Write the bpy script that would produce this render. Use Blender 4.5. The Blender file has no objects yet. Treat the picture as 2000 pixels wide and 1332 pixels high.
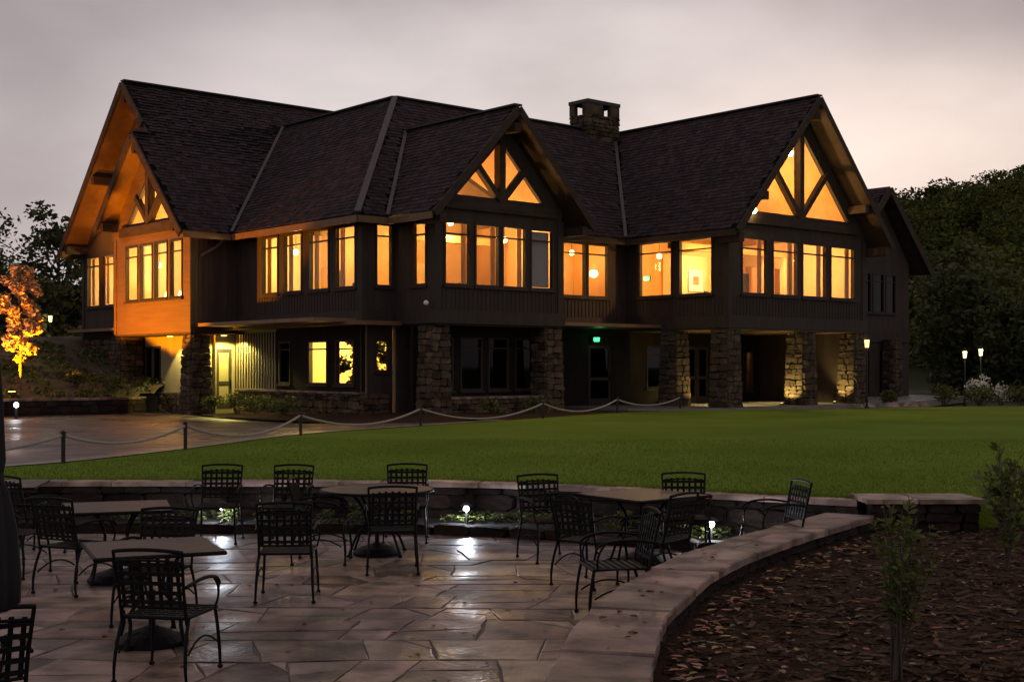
import bpy, math, random
from mathutils import Vector, Matrix
from mathutils import noise as mn
random.seed(7)
R = math.radians
scene = bpy.context.scene
col = scene.collection

# ------------------------------------------------------------------ camera
cam = bpy.data.objects.new('camera', bpy.data.cameras.new('camera'))
col.objects.link(cam)
cam.location = (0, 0, 2.1)
cam.rotation_euler = (R(90), 0, 0)
cam.data.sensor_width = 36
cam.data.lens = 45.36
cam.data.shift_y = 0.0245
cam.data.clip_start = 0.1
cam.data.clip_end = 4000
scene.camera = cam

# ------------------------------------------------------------------ world, sun, exposure
SUN_AZ, SUN_EL = 14.0, 1.5          # afterglow behind the lodge, to the right of the view axis
wd = bpy.data.worlds.new('World'); scene.world = wd; wd.use_nodes = True
nt = wd.node_tree; nt.nodes.clear()
def N(t, **k):
    n = nt.nodes.new(t)
    for a, b in k.items(): setattr(n, a, b)
    return n
L = nt.links.new
out = N('ShaderNodeOutputWorld'); bg = N('ShaderNodeBackground')
sky = N('ShaderNodeTexSky', sky_type='NISHITA'); sky.sun_disc = False
sky.sun_elevation = R(SUN_EL); sky.sun_rotation = R(SUN_AZ); sky.dust_density = 3.0
tc = N('ShaderNodeTexCoord')
sep = N('ShaderNodeSeparateXYZ'); L(tc.outputs['Generated'], sep.inputs[0])
# dusk overcast: grey-mauve cloud deck, paler towards the horizon
ramp = N('ShaderNodeValToRGB')
cr = ramp.color_ramp; cr.interpolation = 'EASE'
cr.elements[0].position = 0.0; cr.elements[0].color = (0.64, 0.555, 0.55, 1)
cr.elements[1].position = 1.0; cr.elements[1].color = (0.30, 0.262, 0.275, 1)
e = cr.elements.new(0.143); e.color = (0.485, 0.42, 0.425, 1)
e = cr.elements.new(0.26); e.color = (0.41, 0.357, 0.367, 1)
mp0 = N('ShaderNodeMath', operation='ABSOLUTE'); L(sep.outputs['Z'], mp0.inputs[0])
L(mp0.outputs[0], ramp.inputs[0])
# glow of the set sun
dotn = N('ShaderNodeVectorMath', operation='DOT_PRODUCT')
nrm = N('ShaderNodeVectorMath', operation='NORMALIZE'); gm = N('ShaderNodeMapping'); gm.inputs['Scale'].default_value = (.85, 1, 2.0); L(tc.outputs['Generated'], gm.inputs[0]); L(gm.outputs[0], nrm.inputs[0])
L(nrm.outputs[0], dotn.inputs[0])
dotn.inputs[1].default_value = Vector((math.sin(R(2.5)) * math.cos(R(13)), math.cos(R(2.5)) * math.cos(R(13)), math.sin(R(13))))
gl = N('ShaderNodeMapRange'); gl.interpolation_type = 'SMOOTHERSTEP'
L(dotn.outputs['Value'], gl.inputs[0]); gl.inputs[1].default_value = 0.92; gl.inputs[2].default_value = 1.0
glm = N('ShaderNodeMix', data_type='RGBA', blend_type='MIX')
L(gl.outputs[0], glm.inputs[0]); L(ramp.outputs[0], glm.inputs[6]); glm.inputs[7].default_value = (0.80, 0.725, 0.715, 1)
# warm last light low on the right
dot2 = N('ShaderNodeVectorMath', operation='DOT_PRODUCT'); L(nrm.outputs[0], dot2.inputs[0])
dot2.inputs[1].default_value = Vector((math.sin(R(15)) * math.cos(R(13)), math.cos(R(15)) * math.cos(R(13)), math.sin(R(13))))
g2 = N('ShaderNodeMapRange'); g2.interpolation_type = 'SMOOTHERSTEP'; L(dot2.outputs['Value'], g2.inputs[0]); g2.inputs[1].default_value = .965; g2.inputs[2].default_value = 1.0; g2.inputs[4].default_value = .85
gm2 = N('ShaderNodeMix', data_type='RGBA', blend_type='MIX'); L(g2.outputs[0], gm2.inputs[0]); L(glm.outputs[2], gm2.inputs[6]); gm2.inputs[7].default_value = (0.95, 0.81, 0.74, 1)
glm = gm2
# clouds: soft streaks
mp = N('ShaderNodeMapping'); mp.inputs['Scale'].default_value = (2.2, 2.2, 4.6)
mp.inputs['Location'].default_value = (3.1, 0.4, 1.2)
L(tc.outputs['Generated'], mp.inputs[0])
nz = N('ShaderNodeTexNoise'); nz.inputs['Scale'].default_value = 1.6; nz.inputs['Detail'].default_value = 6; nz.inputs['Roughness'].default_value = 0.5
L(mp.outputs[0], nz.inputs['Vector'])
cm = N('ShaderNodeMapRange'); L(nz.outputs['Fac'], cm.inputs[0])
cm.inputs[1].default_value = 0.3; cm.inputs[2].default_value = 0.72; cm.inputs[3].default_value = 1.16; cm.inputs[4].default_value = 0.70
cl = N('ShaderNodeVectorMath', operation='SCALE'); L(glm.outputs[2], cl.inputs[0]); L(cm.outputs[0], cl.inputs['Scale'])
# a little of the clear dusk sky through the cloud
sk = N('ShaderNodeVectorMath', operation='SCALE'); L(sky.outputs[0], sk.inputs[0]); sk.inputs['Scale'].default_value = 0.008
ad = N('ShaderNodeVectorMath', operation='ADD'); L(cl.outputs[0], ad.inputs[0]); L(sk.outputs[0], ad.inputs[1])
L(ad.outputs[0], bg.inputs[0]); bg.inputs[1].default_value = 1.0
L(bg.outputs[0], out.inputs[0])

sun = bpy.data.objects.new('sun', bpy.data.lights.new('sun', 'SUN')); col.objects.link(sun)
sun.data.energy = 0.04; sun.data.angle = R(12); sun.data.color = (1, .8, .62)
d = Vector((math.sin(R(SUN_AZ)), math.cos(R(SUN_AZ)), math.tan(R(6))))
sun.rotation_euler = d.to_track_quat('Z', 'Y').to_euler()

vs = scene.view_settings
vs.view_transform = 'Standard'; vs.look = 'None'; vs.exposure = 0; vs.gamma = 1; vs.use_curve_mapping = False
scene.render.engine = 'CYCLES'
scene.cycles.use_denoising = True
scene.cycles.max_bounces = 8
scene.cycles.transparent_max_bounces = 12
scene.cycles.caustics_reflective = False; scene.cycles.caustics_refractive = False
scene.cycles.sample_clamp_indirect = 4

# ------------------------------------------------------------------ materials
MATS = {}
def mat(name, c1, c2=None, rough=.7, scale=4., detail=4., bump=0., bscale=None, r2=None, metal=0., tint=0., objrand=0., coat=0., stretch=(1, 1, 1), spec=.5, trans=0., attr=None, coords='Object'):
    m = bpy.data.materials.new(name); m.use_nodes = True
    t = m.node_tree; p = t.nodes['Principled BSDF']; ln = t.links.new
    def nn(k): return t.nodes.new(k)
    p.inputs['Roughness'].default_value = rough
    p.inputs['Metallic'].default_value = metal
    p.inputs['Specular IOR Level'].default_value = spec
    if coat: p.inputs['Coat Weight'].default_value = coat; p.inputs['Coat Roughness'].default_value = .12
    tcn = nn('ShaderNodeTexCoord'); mpn = nn('ShaderNodeMapping'); mpn.inputs['Scale'].default_value = stretch
    ln(tcn.outputs[coords], mpn.inputs[0])
    no = nn('ShaderNodeTexNoise'); no.inputs['Scale'].default_value = scale; no.inputs['Detail'].default_value = detail
    ln(mpn.outputs[0], no.inputs['Vector'])
    if objrand:
        oi = nn('ShaderNodeObjectInfo'); mm = nn('ShaderNodeMath'); mm.operation = 'MULTIPLY'; mm.inputs[1].default_value = 37.
        ln(oi.outputs['Random'], mm.inputs[0])
        no.noise_dimensions = '4D'; ln(mm.outputs[0], no.inputs['W'])
    rp = nn('ShaderNodeValToRGB'); rp.color_ramp.elements[0].position = .3; rp.color_ramp.elements[1].position = .7
    rp.color_ramp.elements[0].color = (*c1, 1); rp.color_ramp.elements[1].color = (*(c2 or c1), 1)
    ln(no.outputs['Fac'], rp.inputs[0])
    cur = rp.outputs[0]
    if objrand:
        hs = nn('ShaderNodeHueSaturation'); mr = nn('ShaderNodeMapRange')
        mr.inputs[3].default_value = 1 - objrand; mr.inputs[4].default_value = 1 + objrand
        ln(oi.outputs['Random'], mr.inputs[0]); ln(mr.outputs[0], hs.inputs['Value'])
        wn = nn('ShaderNodeTexWhiteNoise'); wn.noise_dimensions = '1D'; ln(mm.outputs[0], wn.inputs['W'])
        mh = nn('ShaderNodeMapRange'); mh.inputs[3].default_value = .5 - tint; mh.inputs[4].default_value = .5 + tint
        ln(wn.outputs[0], mh.inputs[0]); ln(mh.outputs[0], hs.inputs['Hue'])
        ln(cur, hs.inputs['Color']); cur = hs.outputs[0]
    if attr:
        at = nn('ShaderNodeAttribute'); at.attribute_name = attr
        mx = nn('ShaderNodeMix'); mx.data_type = 'RGBA'; mx.blend_type = 'MULTIPLY'; mx.inputs[0].default_value = 1
        ln(cur, mx.inputs[6]); ln(at.outputs['Color'], mx.inputs[7]); cur = mx.outputs[2]
    ln(cur, p.inputs['Base Color'])
    if r2 is not None:
        mr = nn('ShaderNodeMapRange'); mr.inputs[1].default_value = .35; mr.inputs[2].default_value = .65
        mr.inputs[3].default_value = rough; mr.inputs[4].default_value = r2
        n2 = nn('ShaderNodeTexNoise'); n2.inputs['Scale'].default_value = scale * .6; n2.inputs['Detail'].default_value = 3
        tg = nn('ShaderNodeNewGeometry'); ln(tg.outputs['Position'], n2.inputs['Vector'])
        ln(n2.outputs['Fac'], mr.inputs[0]); ln(mr.outputs[0], p.inputs['Roughness'])
    if bump:
        nb = nn('ShaderNodeTexNoise'); nb.inputs['Scale'].default_value = bscale or scale * 4; nb.inputs['Detail'].default_value = 5
        ln(mpn.outputs[0], nb.inputs['Vector'])
        bp = nn('ShaderNodeBump'); bp.inputs['Strength'].default_value = bump; bp.inputs['Distance'].default_value = .03
        ln(nb.outputs['Fac'], bp.inputs['Height']); ln(bp.outputs[0], p.inputs['Normal'])
    if trans:
        tr = nn('ShaderNodeBsdfTranslucent'); ln(cur, tr.inputs[0])
        ms = nn('ShaderNodeMixShader'); ms.inputs[0].default_value = trans
        ln(p.outputs[0], ms.inputs[1]); ln(tr.outputs[0], ms.inputs[2]); ln(ms.outputs[0], t.nodes['Material Output'].inputs[0])
    MATS[name] = m
    return m
def emit(name, c, s):
    m = bpy.data.materials.new(name); m.use_nodes = True
    p = m.node_tree.nodes['Principled BSDF']; p.inputs['Base Color'].default_value = (*c, 1)
    p.inputs['Emission Color'].default_value = (*c, 1); p.inputs['Emission Strength'].default_value = s
    MATS[name] = m; return m
def glass(name, tintc=(.9, .9, .9), refl=.12, dark=0.):
    m = bpy.data.materials.new(name); m.use_nodes = True
    t = m.node_tree; t.nodes.clear(); o = t.nodes.new('ShaderNodeOutputMaterial')
    tr = t.nodes.new('ShaderNodeBsdfTransparent'); tr.inputs[0].default_value = (*tintc, 1)
    g = t.nodes.new('ShaderNodeBsdfGlossy'); g.inputs['Roughness'].default_value = .03
    fr = t.nodes.new('ShaderNodeLayerWeight'); fr.inputs[0].default_value = .25
    mul = t.nodes.new('ShaderNodeMath'); mul.operation = 'MULTIPLY'; mul.inputs[1].default_value = refl; mul.use_clamp = True
    t.links.new(fr.outputs['Facing'], mul.inputs[0])
    mx = t.nodes.new('ShaderNodeMixShader'); t.links.new(mul.outputs[0], mx.inputs[0])
    t.links.new(tr.outputs[0], mx.inputs[1]); t.links.new(g.outputs[0], mx.inputs[2]); t.links.new(mx.outputs[0], o.inputs[0])
    MATS[name] = m; return m

mat('siding_shaded', (.014, .010, .008), (.022, .016, .013), .85, 3, spec=.15, bump=.25, bscale=20, stretch=(1, 1, .15))  # siding copy with the shade under the overhang put into its colour
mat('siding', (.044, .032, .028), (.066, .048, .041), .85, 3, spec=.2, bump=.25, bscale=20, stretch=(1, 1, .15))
mat('trim', (.034, .025, .022), (.050, .038, .032), .7, 5, spec=.25, bump=.15, stretch=(1, 1, .2))
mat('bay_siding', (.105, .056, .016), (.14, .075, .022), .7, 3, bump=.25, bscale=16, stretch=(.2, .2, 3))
mat('timber', (.036, .024, .018), (.060, .040, .028), .75, 5, spec=.2, bump=.2, stretch=(.3, .3, 1))
mat('soffit_wood', (.13, .070, .032), (.18, .10, .046), .6, 3, bump=.15, stretch=(1, 1, 1))
mat('shingle', (.037, .0245, .027), (.054, .037, .040), .9, 3, spec=.15, bump=.4, bscale=40, attr='tint')
mat('roof_edge', (.030, .024, .024), (.042, .033, .032), .7, 6)
mat('flashing', (.07, .052, .052), (.105, .082, .08), .55, 8, metal=.2)
mat('fieldstone', (.036, .026, .018), (.125, .090, .062), .9, 5, spec=.15, bump=.5, bscale=18, objrand=.4, tint=.02)
mat('fieldstone_plain', (.036, .026, .018), (.125, .090, .062), .9, 2.5, spec=.15, bump=.5, bscale=18, attr='tint')
mat('mortar', (.016, .012, .010), (.026, .020, .016), .95, 10, spec=.1, bump=.3)
mat('interior_wall', (.50, .30, .13), (.60, .37, .17), .8, 1.5, bump=.05)
mat('interior_cream', (.62, .45, .25), (.68, .50, .29), .8, 1.5)
mat('interior_wood', (.42, .22, .08), (.54, .29, .11), .55, 2.5, stretch=(1, 1, .1))
mat('interior_floor', (.16, .09, .045), (.21, .12, .06), .5, 2)
mat('drape', (.38, .25, .13), (.48, .33, .18), .9, 6, stretch=(5, 5, .3), trans=.45)
mat('blind', (.36, .31, .30), (.44, .38, .36), .9, 8, stretch=(6, 6, .3))
mat('door_paint', (.30, .27, .12), (.34, .30, .14), .6, 3)
mat('board_pale', (.26, .22, .13), (.32, .27, .16), .7, 3, stretch=(1, 1, .15))
mat('concrete', (.16, .145, .135), (.22, .20, .185), .55, 3, bump=.1, r2=.3)
mat('asphalt', (.060, .043, .038), (.105, .076, .066), .55, 1.2, 8, bump=.2, bscale=60, r2=.26, spec=.4)
mat('lawn', (.108, .166, .016), (.158, .226, .027), .95, .33, 9, bump=.7, bscale=40, spec=.04)
mat('grass', (.112, .172, .017), (.166, .236, .031), .9, .5, 8, spec=.05)
mat('soil', (.010, .007, .005), (.018, .012, .009), .95, 6, bump=.8, bscale=25)
mat('mulch', (.030, .017, .011), (.072, .042, .028), .95, 9, spec=.05, bump=1., bscale=30)
mat('mulch_chip', (.042, .023, .014), (.115, .070, .046), .95, 20, spec=.08, attr='tint')
mat('flagstone', (.085, .056, .045), (.33, .23, .182), .60, 2.4, 11, bump=.3, bscale=16, r2=.30, spec=.36, objrand=.5, tint=.024)
mat('coping', (.11, .072, .058), (.34, .235, .19), .68, 2.8, 10, bump=.35, bscale=12, r2=.4, spec=.35, objrand=.34, tint=.02)
mat('wall_stone', (.014, .009, .007), (.036, .024, .018), .9, 4, spec=.15, bump=.5, bscale=15, objrand=.4, tint=.02)
mat('grout', (.09, .062, .05), (.13, .092, .074), .7, 8, bump=.4)
mat('iron', (.004, .0036, .0034), (.007, .006, .0055), .55, 20, bump=.1, spec=.14)
mat('table_top', (.06, .034, .025), (.09, .055, .040), .48, 6, bump=.08, spec=.3)
mat('umbrella_cloth', (.008, .008, .009), (.013, .012, .013), .9, 10, bump=.3, stretch=(4, 4, .3))
mat('rope', (.30, .26, .23), (.42, .37, .33), .9, 30, bump=.6, bscale=60)
mat('leaf_dark', (.034, .048, .012), (.085, .098, .024), .7, .8, trans=.25, attr='tint')
mat('leaf_mid', (.06, .07, .016), (.12, .12, .03), .7, .8, trans=.25, attr='tint')
mat('leaf_pale', (.32, .20, .13), (.50, .32, .21), .7, 2, trans=.3, attr='tint')
mat('leaf_shrub', (.062, .080, .016), (.13, .15, .034), .65, 3, trans=.25, attr='tint')
mat('blossom', (.55, .50, .48), (.72, .68, .64), .7, 3, trans=.2)
mat('fallen_leaf', (.20, .125, .075), (.46, .33, .23), .8, 6, attr='tint')
mat('bark', (.045, .034, .026), (.08, .062, .048), .9, 6, bump=.6, stretch=(1, 1, .2))
mat('bank_cover', (.035, .026, .012), (.075, .056, .024), .95, 1.5, bump=.8, bscale=12)
mat('leaf_forest', (.044, .058, .014), (.090, .102, .026), .9, .05, 3, attr='tint', spec=.05, coords='Object')
mat('hill_ground', (.020, .028, .008), (.034, .044, .012), 1, .08)
mat('ground_far', (.030, .036, .014), (.045, .050, .02), 1, .1)
mat('metal_dark', (.02, .02, .02), (.03, .03, .03), .45, 8, metal=.6)
mat('white_paint', (.7, .68, .64), (.78, .75, .7), .5, 5)
mat('dark_cloth', (.03, .02, .016), (.05, .034, .026), .8, 8)
mat('picture_art', (.10, .07, .04), (.35, .26, .16), .5, 6)
for k_ in ('flagstone', 'coping'):
    for n_ in MATS[k_].node_tree.nodes:
        if n_.type == 'VALTORGB': n_.color_ramp.elements[0].position = .38; n_.color_ramp.elements[1].position = .63
glass('glass'); glass('glass_dark', (.25, .26, .28), .12)
emit('bulb_warm', (1, .72, .30), 60); emit('bulb_white', (.92, .94, 1), 40); emit('bulb_yellow', (1, .78, .28), 1.5)
emit('bulb_soft', (1, .74, .32), 6); emit('exit_green', (.06, 1, .35), 3.0); emit('bulb_sodium', (1, .5, .1), 20)

# ------------------------------------------------------------------ mesh helpers
class MB:
    def __init__(s): s.v = []; s.f = []; s.mi = []; s.tint = []
    def add(s, vs, fs, mi=0, tint=None):
        b = len(s.v); s.v += [tuple(v) for v in vs]
        s.f += [tuple(b + i for i in f) for f in fs]; s.mi += [mi] * len(fs)
        s.tint += [tint if tint else (1, 1, 1)] * len(fs)
        return s
    def box(s, x0, x1, y0, y1, z0, z1, mi=0, tint=None):
        vs = [(x, y, z) for z in (z0, z1) for y in (y0, y1) for x in (x0, x1)]
        return s.add(vs, [(0, 2, 3, 1), (4, 5, 7, 6), (0, 1, 5, 4), (2, 6, 7, 3), (0, 4, 6, 2), (1, 3, 7, 5)], mi, tint)
    def bar(s, a, b, w, h, up=(0, 0, 1), mi=0):      # square bar between two points, w across, h along 'up'
        a, b = Vector(a), Vector(b); d = (b - a).normalized(); up = Vector(up)
        x = d.cross(up)
        if x.length < 1e-4: x = d.cross(Vector((1, 0, 0)))
        x.normalize(); y = x.cross(d).normalized()
        vs = [p + x * (i * w / 2) + y * (j * h / 2) for p in (a, b) for i, j in ((-1, -1), (1, -1), (1, 1), (-1, 1))]
        return s.add(vs, [(3, 2, 1, 0), (4, 5, 6, 7), (0, 1, 5, 4), (1, 2, 6, 5), (2, 3, 7, 6), (3, 0, 4, 7)], mi)
    def tube(s, pts, r, n=6, mi=0, closed=False):
        pts = [Vector(p) for p in pts]; m = len(pts); rs = r if isinstance(r, (list, tuple)) else [r] * m
        vs = []; prev = None
        for i, p in enumerate(pts):
            d = (pts[min(i + 1, m - 1)] - pts[max(i - 1, 0)])
            if d.length < 1e-6: d = Vector((0, 0, 1))
            d.normalize()
            if prev is None:
                x = d.cross(Vector((0, 0, 1)))
                if x.length < 1e-3: x = d.cross(Vector((1, 0, 0)))
            else: x = prev - d * prev.dot(d)
            x.normalize(); prev = x; y = d.cross(x)
            vs += [p + (x * math.cos(2 * math.pi * k / n) + y * math.sin(2 * math.pi * k / n)) * rs[i] for k in range(n)]
        fs = [(i * n + k, i * n + (k + 1) % n, (i + 1) * n + (k + 1) % n, (i + 1) * n + k) for i in range(m - 1) for k in range(n)]
        fs += [tuple(range(n - 1, -1, -1)), tuple((m - 1) * n + k for k in range(n))]
        return s.add(vs, fs, mi)
    def lathe(s, prof, c=(0, 0, 0), n=16, mi=0):
        vs = [(c[0] + r * math.cos(2 * math.pi * k / n), c[1] + r * math.sin(2 * math.pi * k / n), c[2] + z) for r, z in prof for k in range(n)]
        m = len(prof)
        fs = [(i * n + k, i * n + (k + 1) % n, (i + 1) * n + (k + 1) % n, (i + 1) * n + k) for i in range(m - 1) for k in range(n)]
        fs += [tuple(range(n - 1, -1, -1)), tuple((m - 1) * n + k for k in range(n))]
        return s.add(vs, fs, mi)
    def prism(s, poly, off, mi=0, mi_b=None, mi_s=None):   # polygon (3-D) extruded by vector off; first cap gets mi, second mi_b
        n = len(poly); off = Vector(off); a = [Vector(p) for p in poly]
        vs = a + [p + off for p in a]
        s.add(vs, [tuple(range(n))], mi); b = len(s.v) - 2 * n
        def f(t, m): s.f.append(tuple(b + i for i in t)); s.mi.append(m); s.tint.append((1, 1, 1))
        f(tuple(range(2 * n - 1, n - 1, -1)), mi if mi_b is None else mi_b)
        for i in range(n): f((i, i + n, (i + 1) % n + n, (i + 1) % n), mi if mi_s is None else mi_s)
        return s
    def sphere(s, c, r, n=10, m=6, mi=0, sz=1.):
        return s.lathe([(max(r * math.sin(math.pi * i / m), .001), -r * sz * math.cos(math.pi * i / m)) for i in range(m + 1)], c, n, mi)
    def mesh(s, name, mats, smooth=False, tint=False):
        me = bpy.data.meshes.new(name); me.from_pydata(s.v, [], s.f)
        for k in (mats if isinstance(mats, (list, tuple)) else [mats]): me.materials.append(MATS[k])
        if any(s.mi): me.polygons.foreach_set('material_index', s.mi)
        if smooth: me.polygons.foreach_set('use_smooth', [True] * len(s.f))
        if tint:
            at = me.color_attributes.new('tint', 'FLOAT_COLOR', 'CORNER')
            buf = []
            for p, t in zip(me.polygons, s.tint): buf += [t[0], t[1], t[2], 1.] * p.loop_total
            at.data.foreach_set('color', buf)
        me.update(); return me
    def build(s, name, mats, parent=None, smooth=False, tint=False, kind=None, loc=None, rz=0):
        return link(name, s.mesh(name, mats, smooth, tint), parent, kind, loc, rz)
def link(name, me, parent=None, kind=None, loc=None, rz=0):
    o = bpy.data.objects.new(name, me); col.objects.link(o); o.parent = parent
    if kind: o['kind'] = kind
    if loc: o.location = loc
    if rz: o.rotation_euler = (0, 0, rz)
    return o
def thing(name, label, cat, loc=(0, 0, 0), rz=0, group=None):
    o = bpy.data.objects.new(name, None); col.objects.link(o); o.location = loc; o.rotation_euler = (0, 0, rz)
    o.empty_display_size = .2
    return tag(o, label, cat, group)
def tag(o, label, cat, group=None):
    o['label'] = label; o['category'] = cat
    if group: o['group'] = group
    return o
def copy_tree(o, parent=None):
    c = o.copy(); col.objects.link(c); c.parent = parent
    for ch in list(o.children): copy_tree(ch, c)
    return c
def lamp(name, kind, loc, energy, color, parent=None, size=.1, aim=None, cone=None, blend=.5):
    l = bpy.data.lights.new(name, kind); l.energy = energy; l.color = color
    l.shadow_soft_size = size
    o = bpy.data.objects.new(name, l); col.objects.link(o); o.parent = parent; o.location = loc
    if kind == 'SPOT':
        l.spot_size = R(cone); l.spot_blend = blend
        o.rotation_euler = (Vector(loc) - Vector(aim)).to_track_quat('Z', 'Y').to_euler()
    return o
rnd = random.uniform
def gry(a=.75, b=1.25):
    k = rnd(a, b); return (k * rnd(.95, 1.05), k, k * rnd(.95, 1.05))
def catmull(pts, n=8):
    P = [Vector(p) for p in pts]; P = [2 * P[0] - P[1]] + P + [2 * P[-1] - P[-2]]; o = []
    for i in range(1, len(P) - 2):
        for k in range(n):
            t = k / n; a, b, c, d_ = P[i - 1:i + 3]
            o.append(.5 * ((2 * b) + (c - a) * t + (2 * a - 5 * b + 4 * c - d_) * t * t + (3 * b - a - 3 * c + d_) * t ** 3))
    return o + [P[-2]]
def resample(pts, step):
    out_ = [pts[0].copy()]; acc = 0
    for a, b in zip(pts, pts[1:]):
        L_ = (b - a).length; pos = 0
        while acc + (L_ - pos) >= step:
            pos += step - acc; out_.append(a.lerp(b, pos / L_)); acc = 0
        acc += L_ - pos
    return out_
def inpoly(x, y, poly):
    c = False; n = len(poly)
    for i in range(n):
        x1, y1 = poly[i]; x2, y2 = poly[i - 1]
        if (y1 > y) != (y2 > y) and x < (x2 - x1) * (y - y1) / (y2 - y1) + x1: c = not c
    return c
def sheet(name, pts, mat_, kind='structure', parent=None, skirt=0., z=None):
    P = [Vector((p[0], p[1], z if z is not None else p[2])) for p in pts]
    m = MB()
    a = sum((P[i].x * P[(i + 1) % len(P)].y - P[(i + 1) % len(P)].x * P[i].y) for i in range(len(P)))
    if a < 0: P.reverse()
    from mathutils.geometry import tessellate_polygon
    m.add(P, [tuple(t) if (P[t[1]] - P[t[0]]).cross(P[t[2]] - P[t[0]]).z > 0 else (t[0], t[2], t[1]) for t in tessellate_polygon([P])])
    if skirt:
        n = len(P); m.add(P + [p - Vector((0, 0, skirt)) for p in P], [(i, i + n, (i + 1) % n + n, (i + 1) % n) for i in range(n)])
    return m.build(name, mat_, parent, kind=kind)

# ================================================================== THE SETTING
LAWN_Z, BED_Z, COPE_Z = .54, .27, .45
sheet('ground', [(-1500, -200), (1500, -200), (1500, 2500), (-1500, 2500)], 'ground_far', z=-.12)

# lines of the two garden walls, in metres
far_line = catmull([(-11, 17.2, 0), (-7, 17.25, 0), (-4, 17.25, 0), (-1, 17.15, 0), (.6, 16.65, 0), (2.2, 15.75, 0), (3.98, 14.75, 0)])
near_line = catmull([(.05, 2.6, 0), (.40, 4.8, 0), (.72, 6.74, 0), (.93, 8.07, 0), (1.17, 9.0, 0), (1.68, 10.45, 0), (2.35, 11.75, 0), (3.1, 12.95, 0), (4.02, 14.3, 0)])
def normal_at(pts, i):
    d_ = pts[min(i + 1, len(pts) - 1)] - pts[max(i - 1, 0)]; d_.normalize(); return Vector((-d_.y, d_.x, 0))

# drive edge = lawn edge
drive_edge = catmull([(-11.5, 16.6, 0), (-7.76, 20.0, 0), (-6.2, 24.0, 0), (-4.75, 29.5, 0), (-2.3, 33.7, 0), (.6, 38.4, 0), (3.4, 43.0, 0), (6.4, 46.2, 0)])
lawn_pts = [p + Vector((0, .27, 0)) for p in far_line]
lawn_poly = [(p.x, p.y, LAWN_Z) for p in lawn_pts] + [(5.3, 14.95, LAWN_Z), (7.5, 14.6, LAWN_Z), (12, 13.5, LAWN_Z), (40, 12, LAWN_Z), (60, 30, LAWN_Z), (40, 52.5, LAWN_Z), (19, 50.8, LAWN_Z), (11, 46.6, LAWN_Z)] + [(p.x, p.y, LAWN_Z) for p in reversed(drive_edge)]
sheet('lawn', lawn_poly, 'lawn', skirt=.6)
# terrain behind and beside the lodge
sheet('terrain', [(-120, 16.5), (-11.6, 16.5), (-8.5, 45), (6, 46.9), (18.5, 51.2), (40, 53), (62, 30), (62, 10), (200, 10), (300, 400), (-300, 400)], 'ground_far', z=.2, skirt=.4)

# driveway: wet paving falling slightly towards the lodge, with a pale edging
de = drive_edge[2:]
m = MB(); k = 24
inner = [(-24, 30), (-21, 38), (-18.2, 45.6), (-15, 49.2), (-12.6, 48.8), (-11.2, 46.4), (-9.2, 43.3), (-6.4, 40.4), (-4.0, 38.2), (-1.6, 37.0), (0.2, 38.6)]
innr = catmull([(a, b, 0) for a, b in inner], 6)
def pick(pts, t):
    f_ = t * (len(pts) - 1); i = min(int(f_), len(pts) - 2); return pts[i].lerp(pts[i + 1], f_ - i)
de2 = [p for p in drive_edge if p.y < 37.6]
rows = 34; cols = 10; vs_ = []
for i in range(rows + 1):
    a = pick(de2, i / rows) + Vector((-.3, .1, 0)); b = pick(innr, i / rows)
    for j in range(cols + 1):
        t = j / cols; p = a.lerp(b, t); vs_.append((p.x, p.y, .535 - .24 * t * min(1, (b - a).length / 10)))
fs_ = [(i * (cols + 1) + j, (i + 1) * (cols + 1) + j, (i + 1) * (cols + 1) + j + 1, i * (cols + 1) + j + 1) for i in range(rows) for j in range(cols)]
m.add(vs_, fs_); m.build('driveway', 'asphalt', kind='structure', smooth=True)
m = MB()
for i in range(len(de2) - 1):
    p, q = de2[i], de2[i + 1]; n1, n2 = normal_at(de2, i), normal_at(de2, i + 1)
    m.add([(p.x, p.y, .555), (q.x, q.y, .555), (q.x + n2.x * .42, q.y + n2.y * .42, .55), (p.x + n1.x * .42, p.y + n1.y * .42, .55)], [(0, 1, 2, 3)])
m.build('path_edging', 'concrete', kind='structure')
# mulch bed along the lodge
bedp = [(p.x, p.y, .5) for p in drive_edge if p.y > 36.2] + [(7.5, 47.0, .5), (4, 50, .45), (0, 50, .42), (-6, 52, .38), (-10, 50, .36), (-10.9, 47.0, .36)] + [(p.x, p.y, .36) for p in innr[30:]]
m = MB(); cx = sum(p[0] for p in bedp) / len(bedp); cy = sum(p[1] for p in bedp) / len(bedp)
m.add(bedp + [(cx, cy, .56)], [(i, (i + 1) % len(bedp), len(bedp)) for i in range(len(bedp))])
m.build('foundation_bed', 'mulch', kind='structure', smooth=True)
# porch slab
A0 = Vector((7.889, 47, 0)); TH = R(41)
def bw(u, w, z=0): return Vector((A0.x + u * math.cos(TH) - w * math.sin(TH), A0.y + u * math.sin(TH) + w * math.cos(TH), z))
sheet('porch_floor', [bw(-3.6, 1.6), bw(-.9, -.9), bw(9.6, -.9), bw(24, 4), bw(24, 8), bw(-3.6, 6)], 'concrete', z=.585, skirt=.3)

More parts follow.
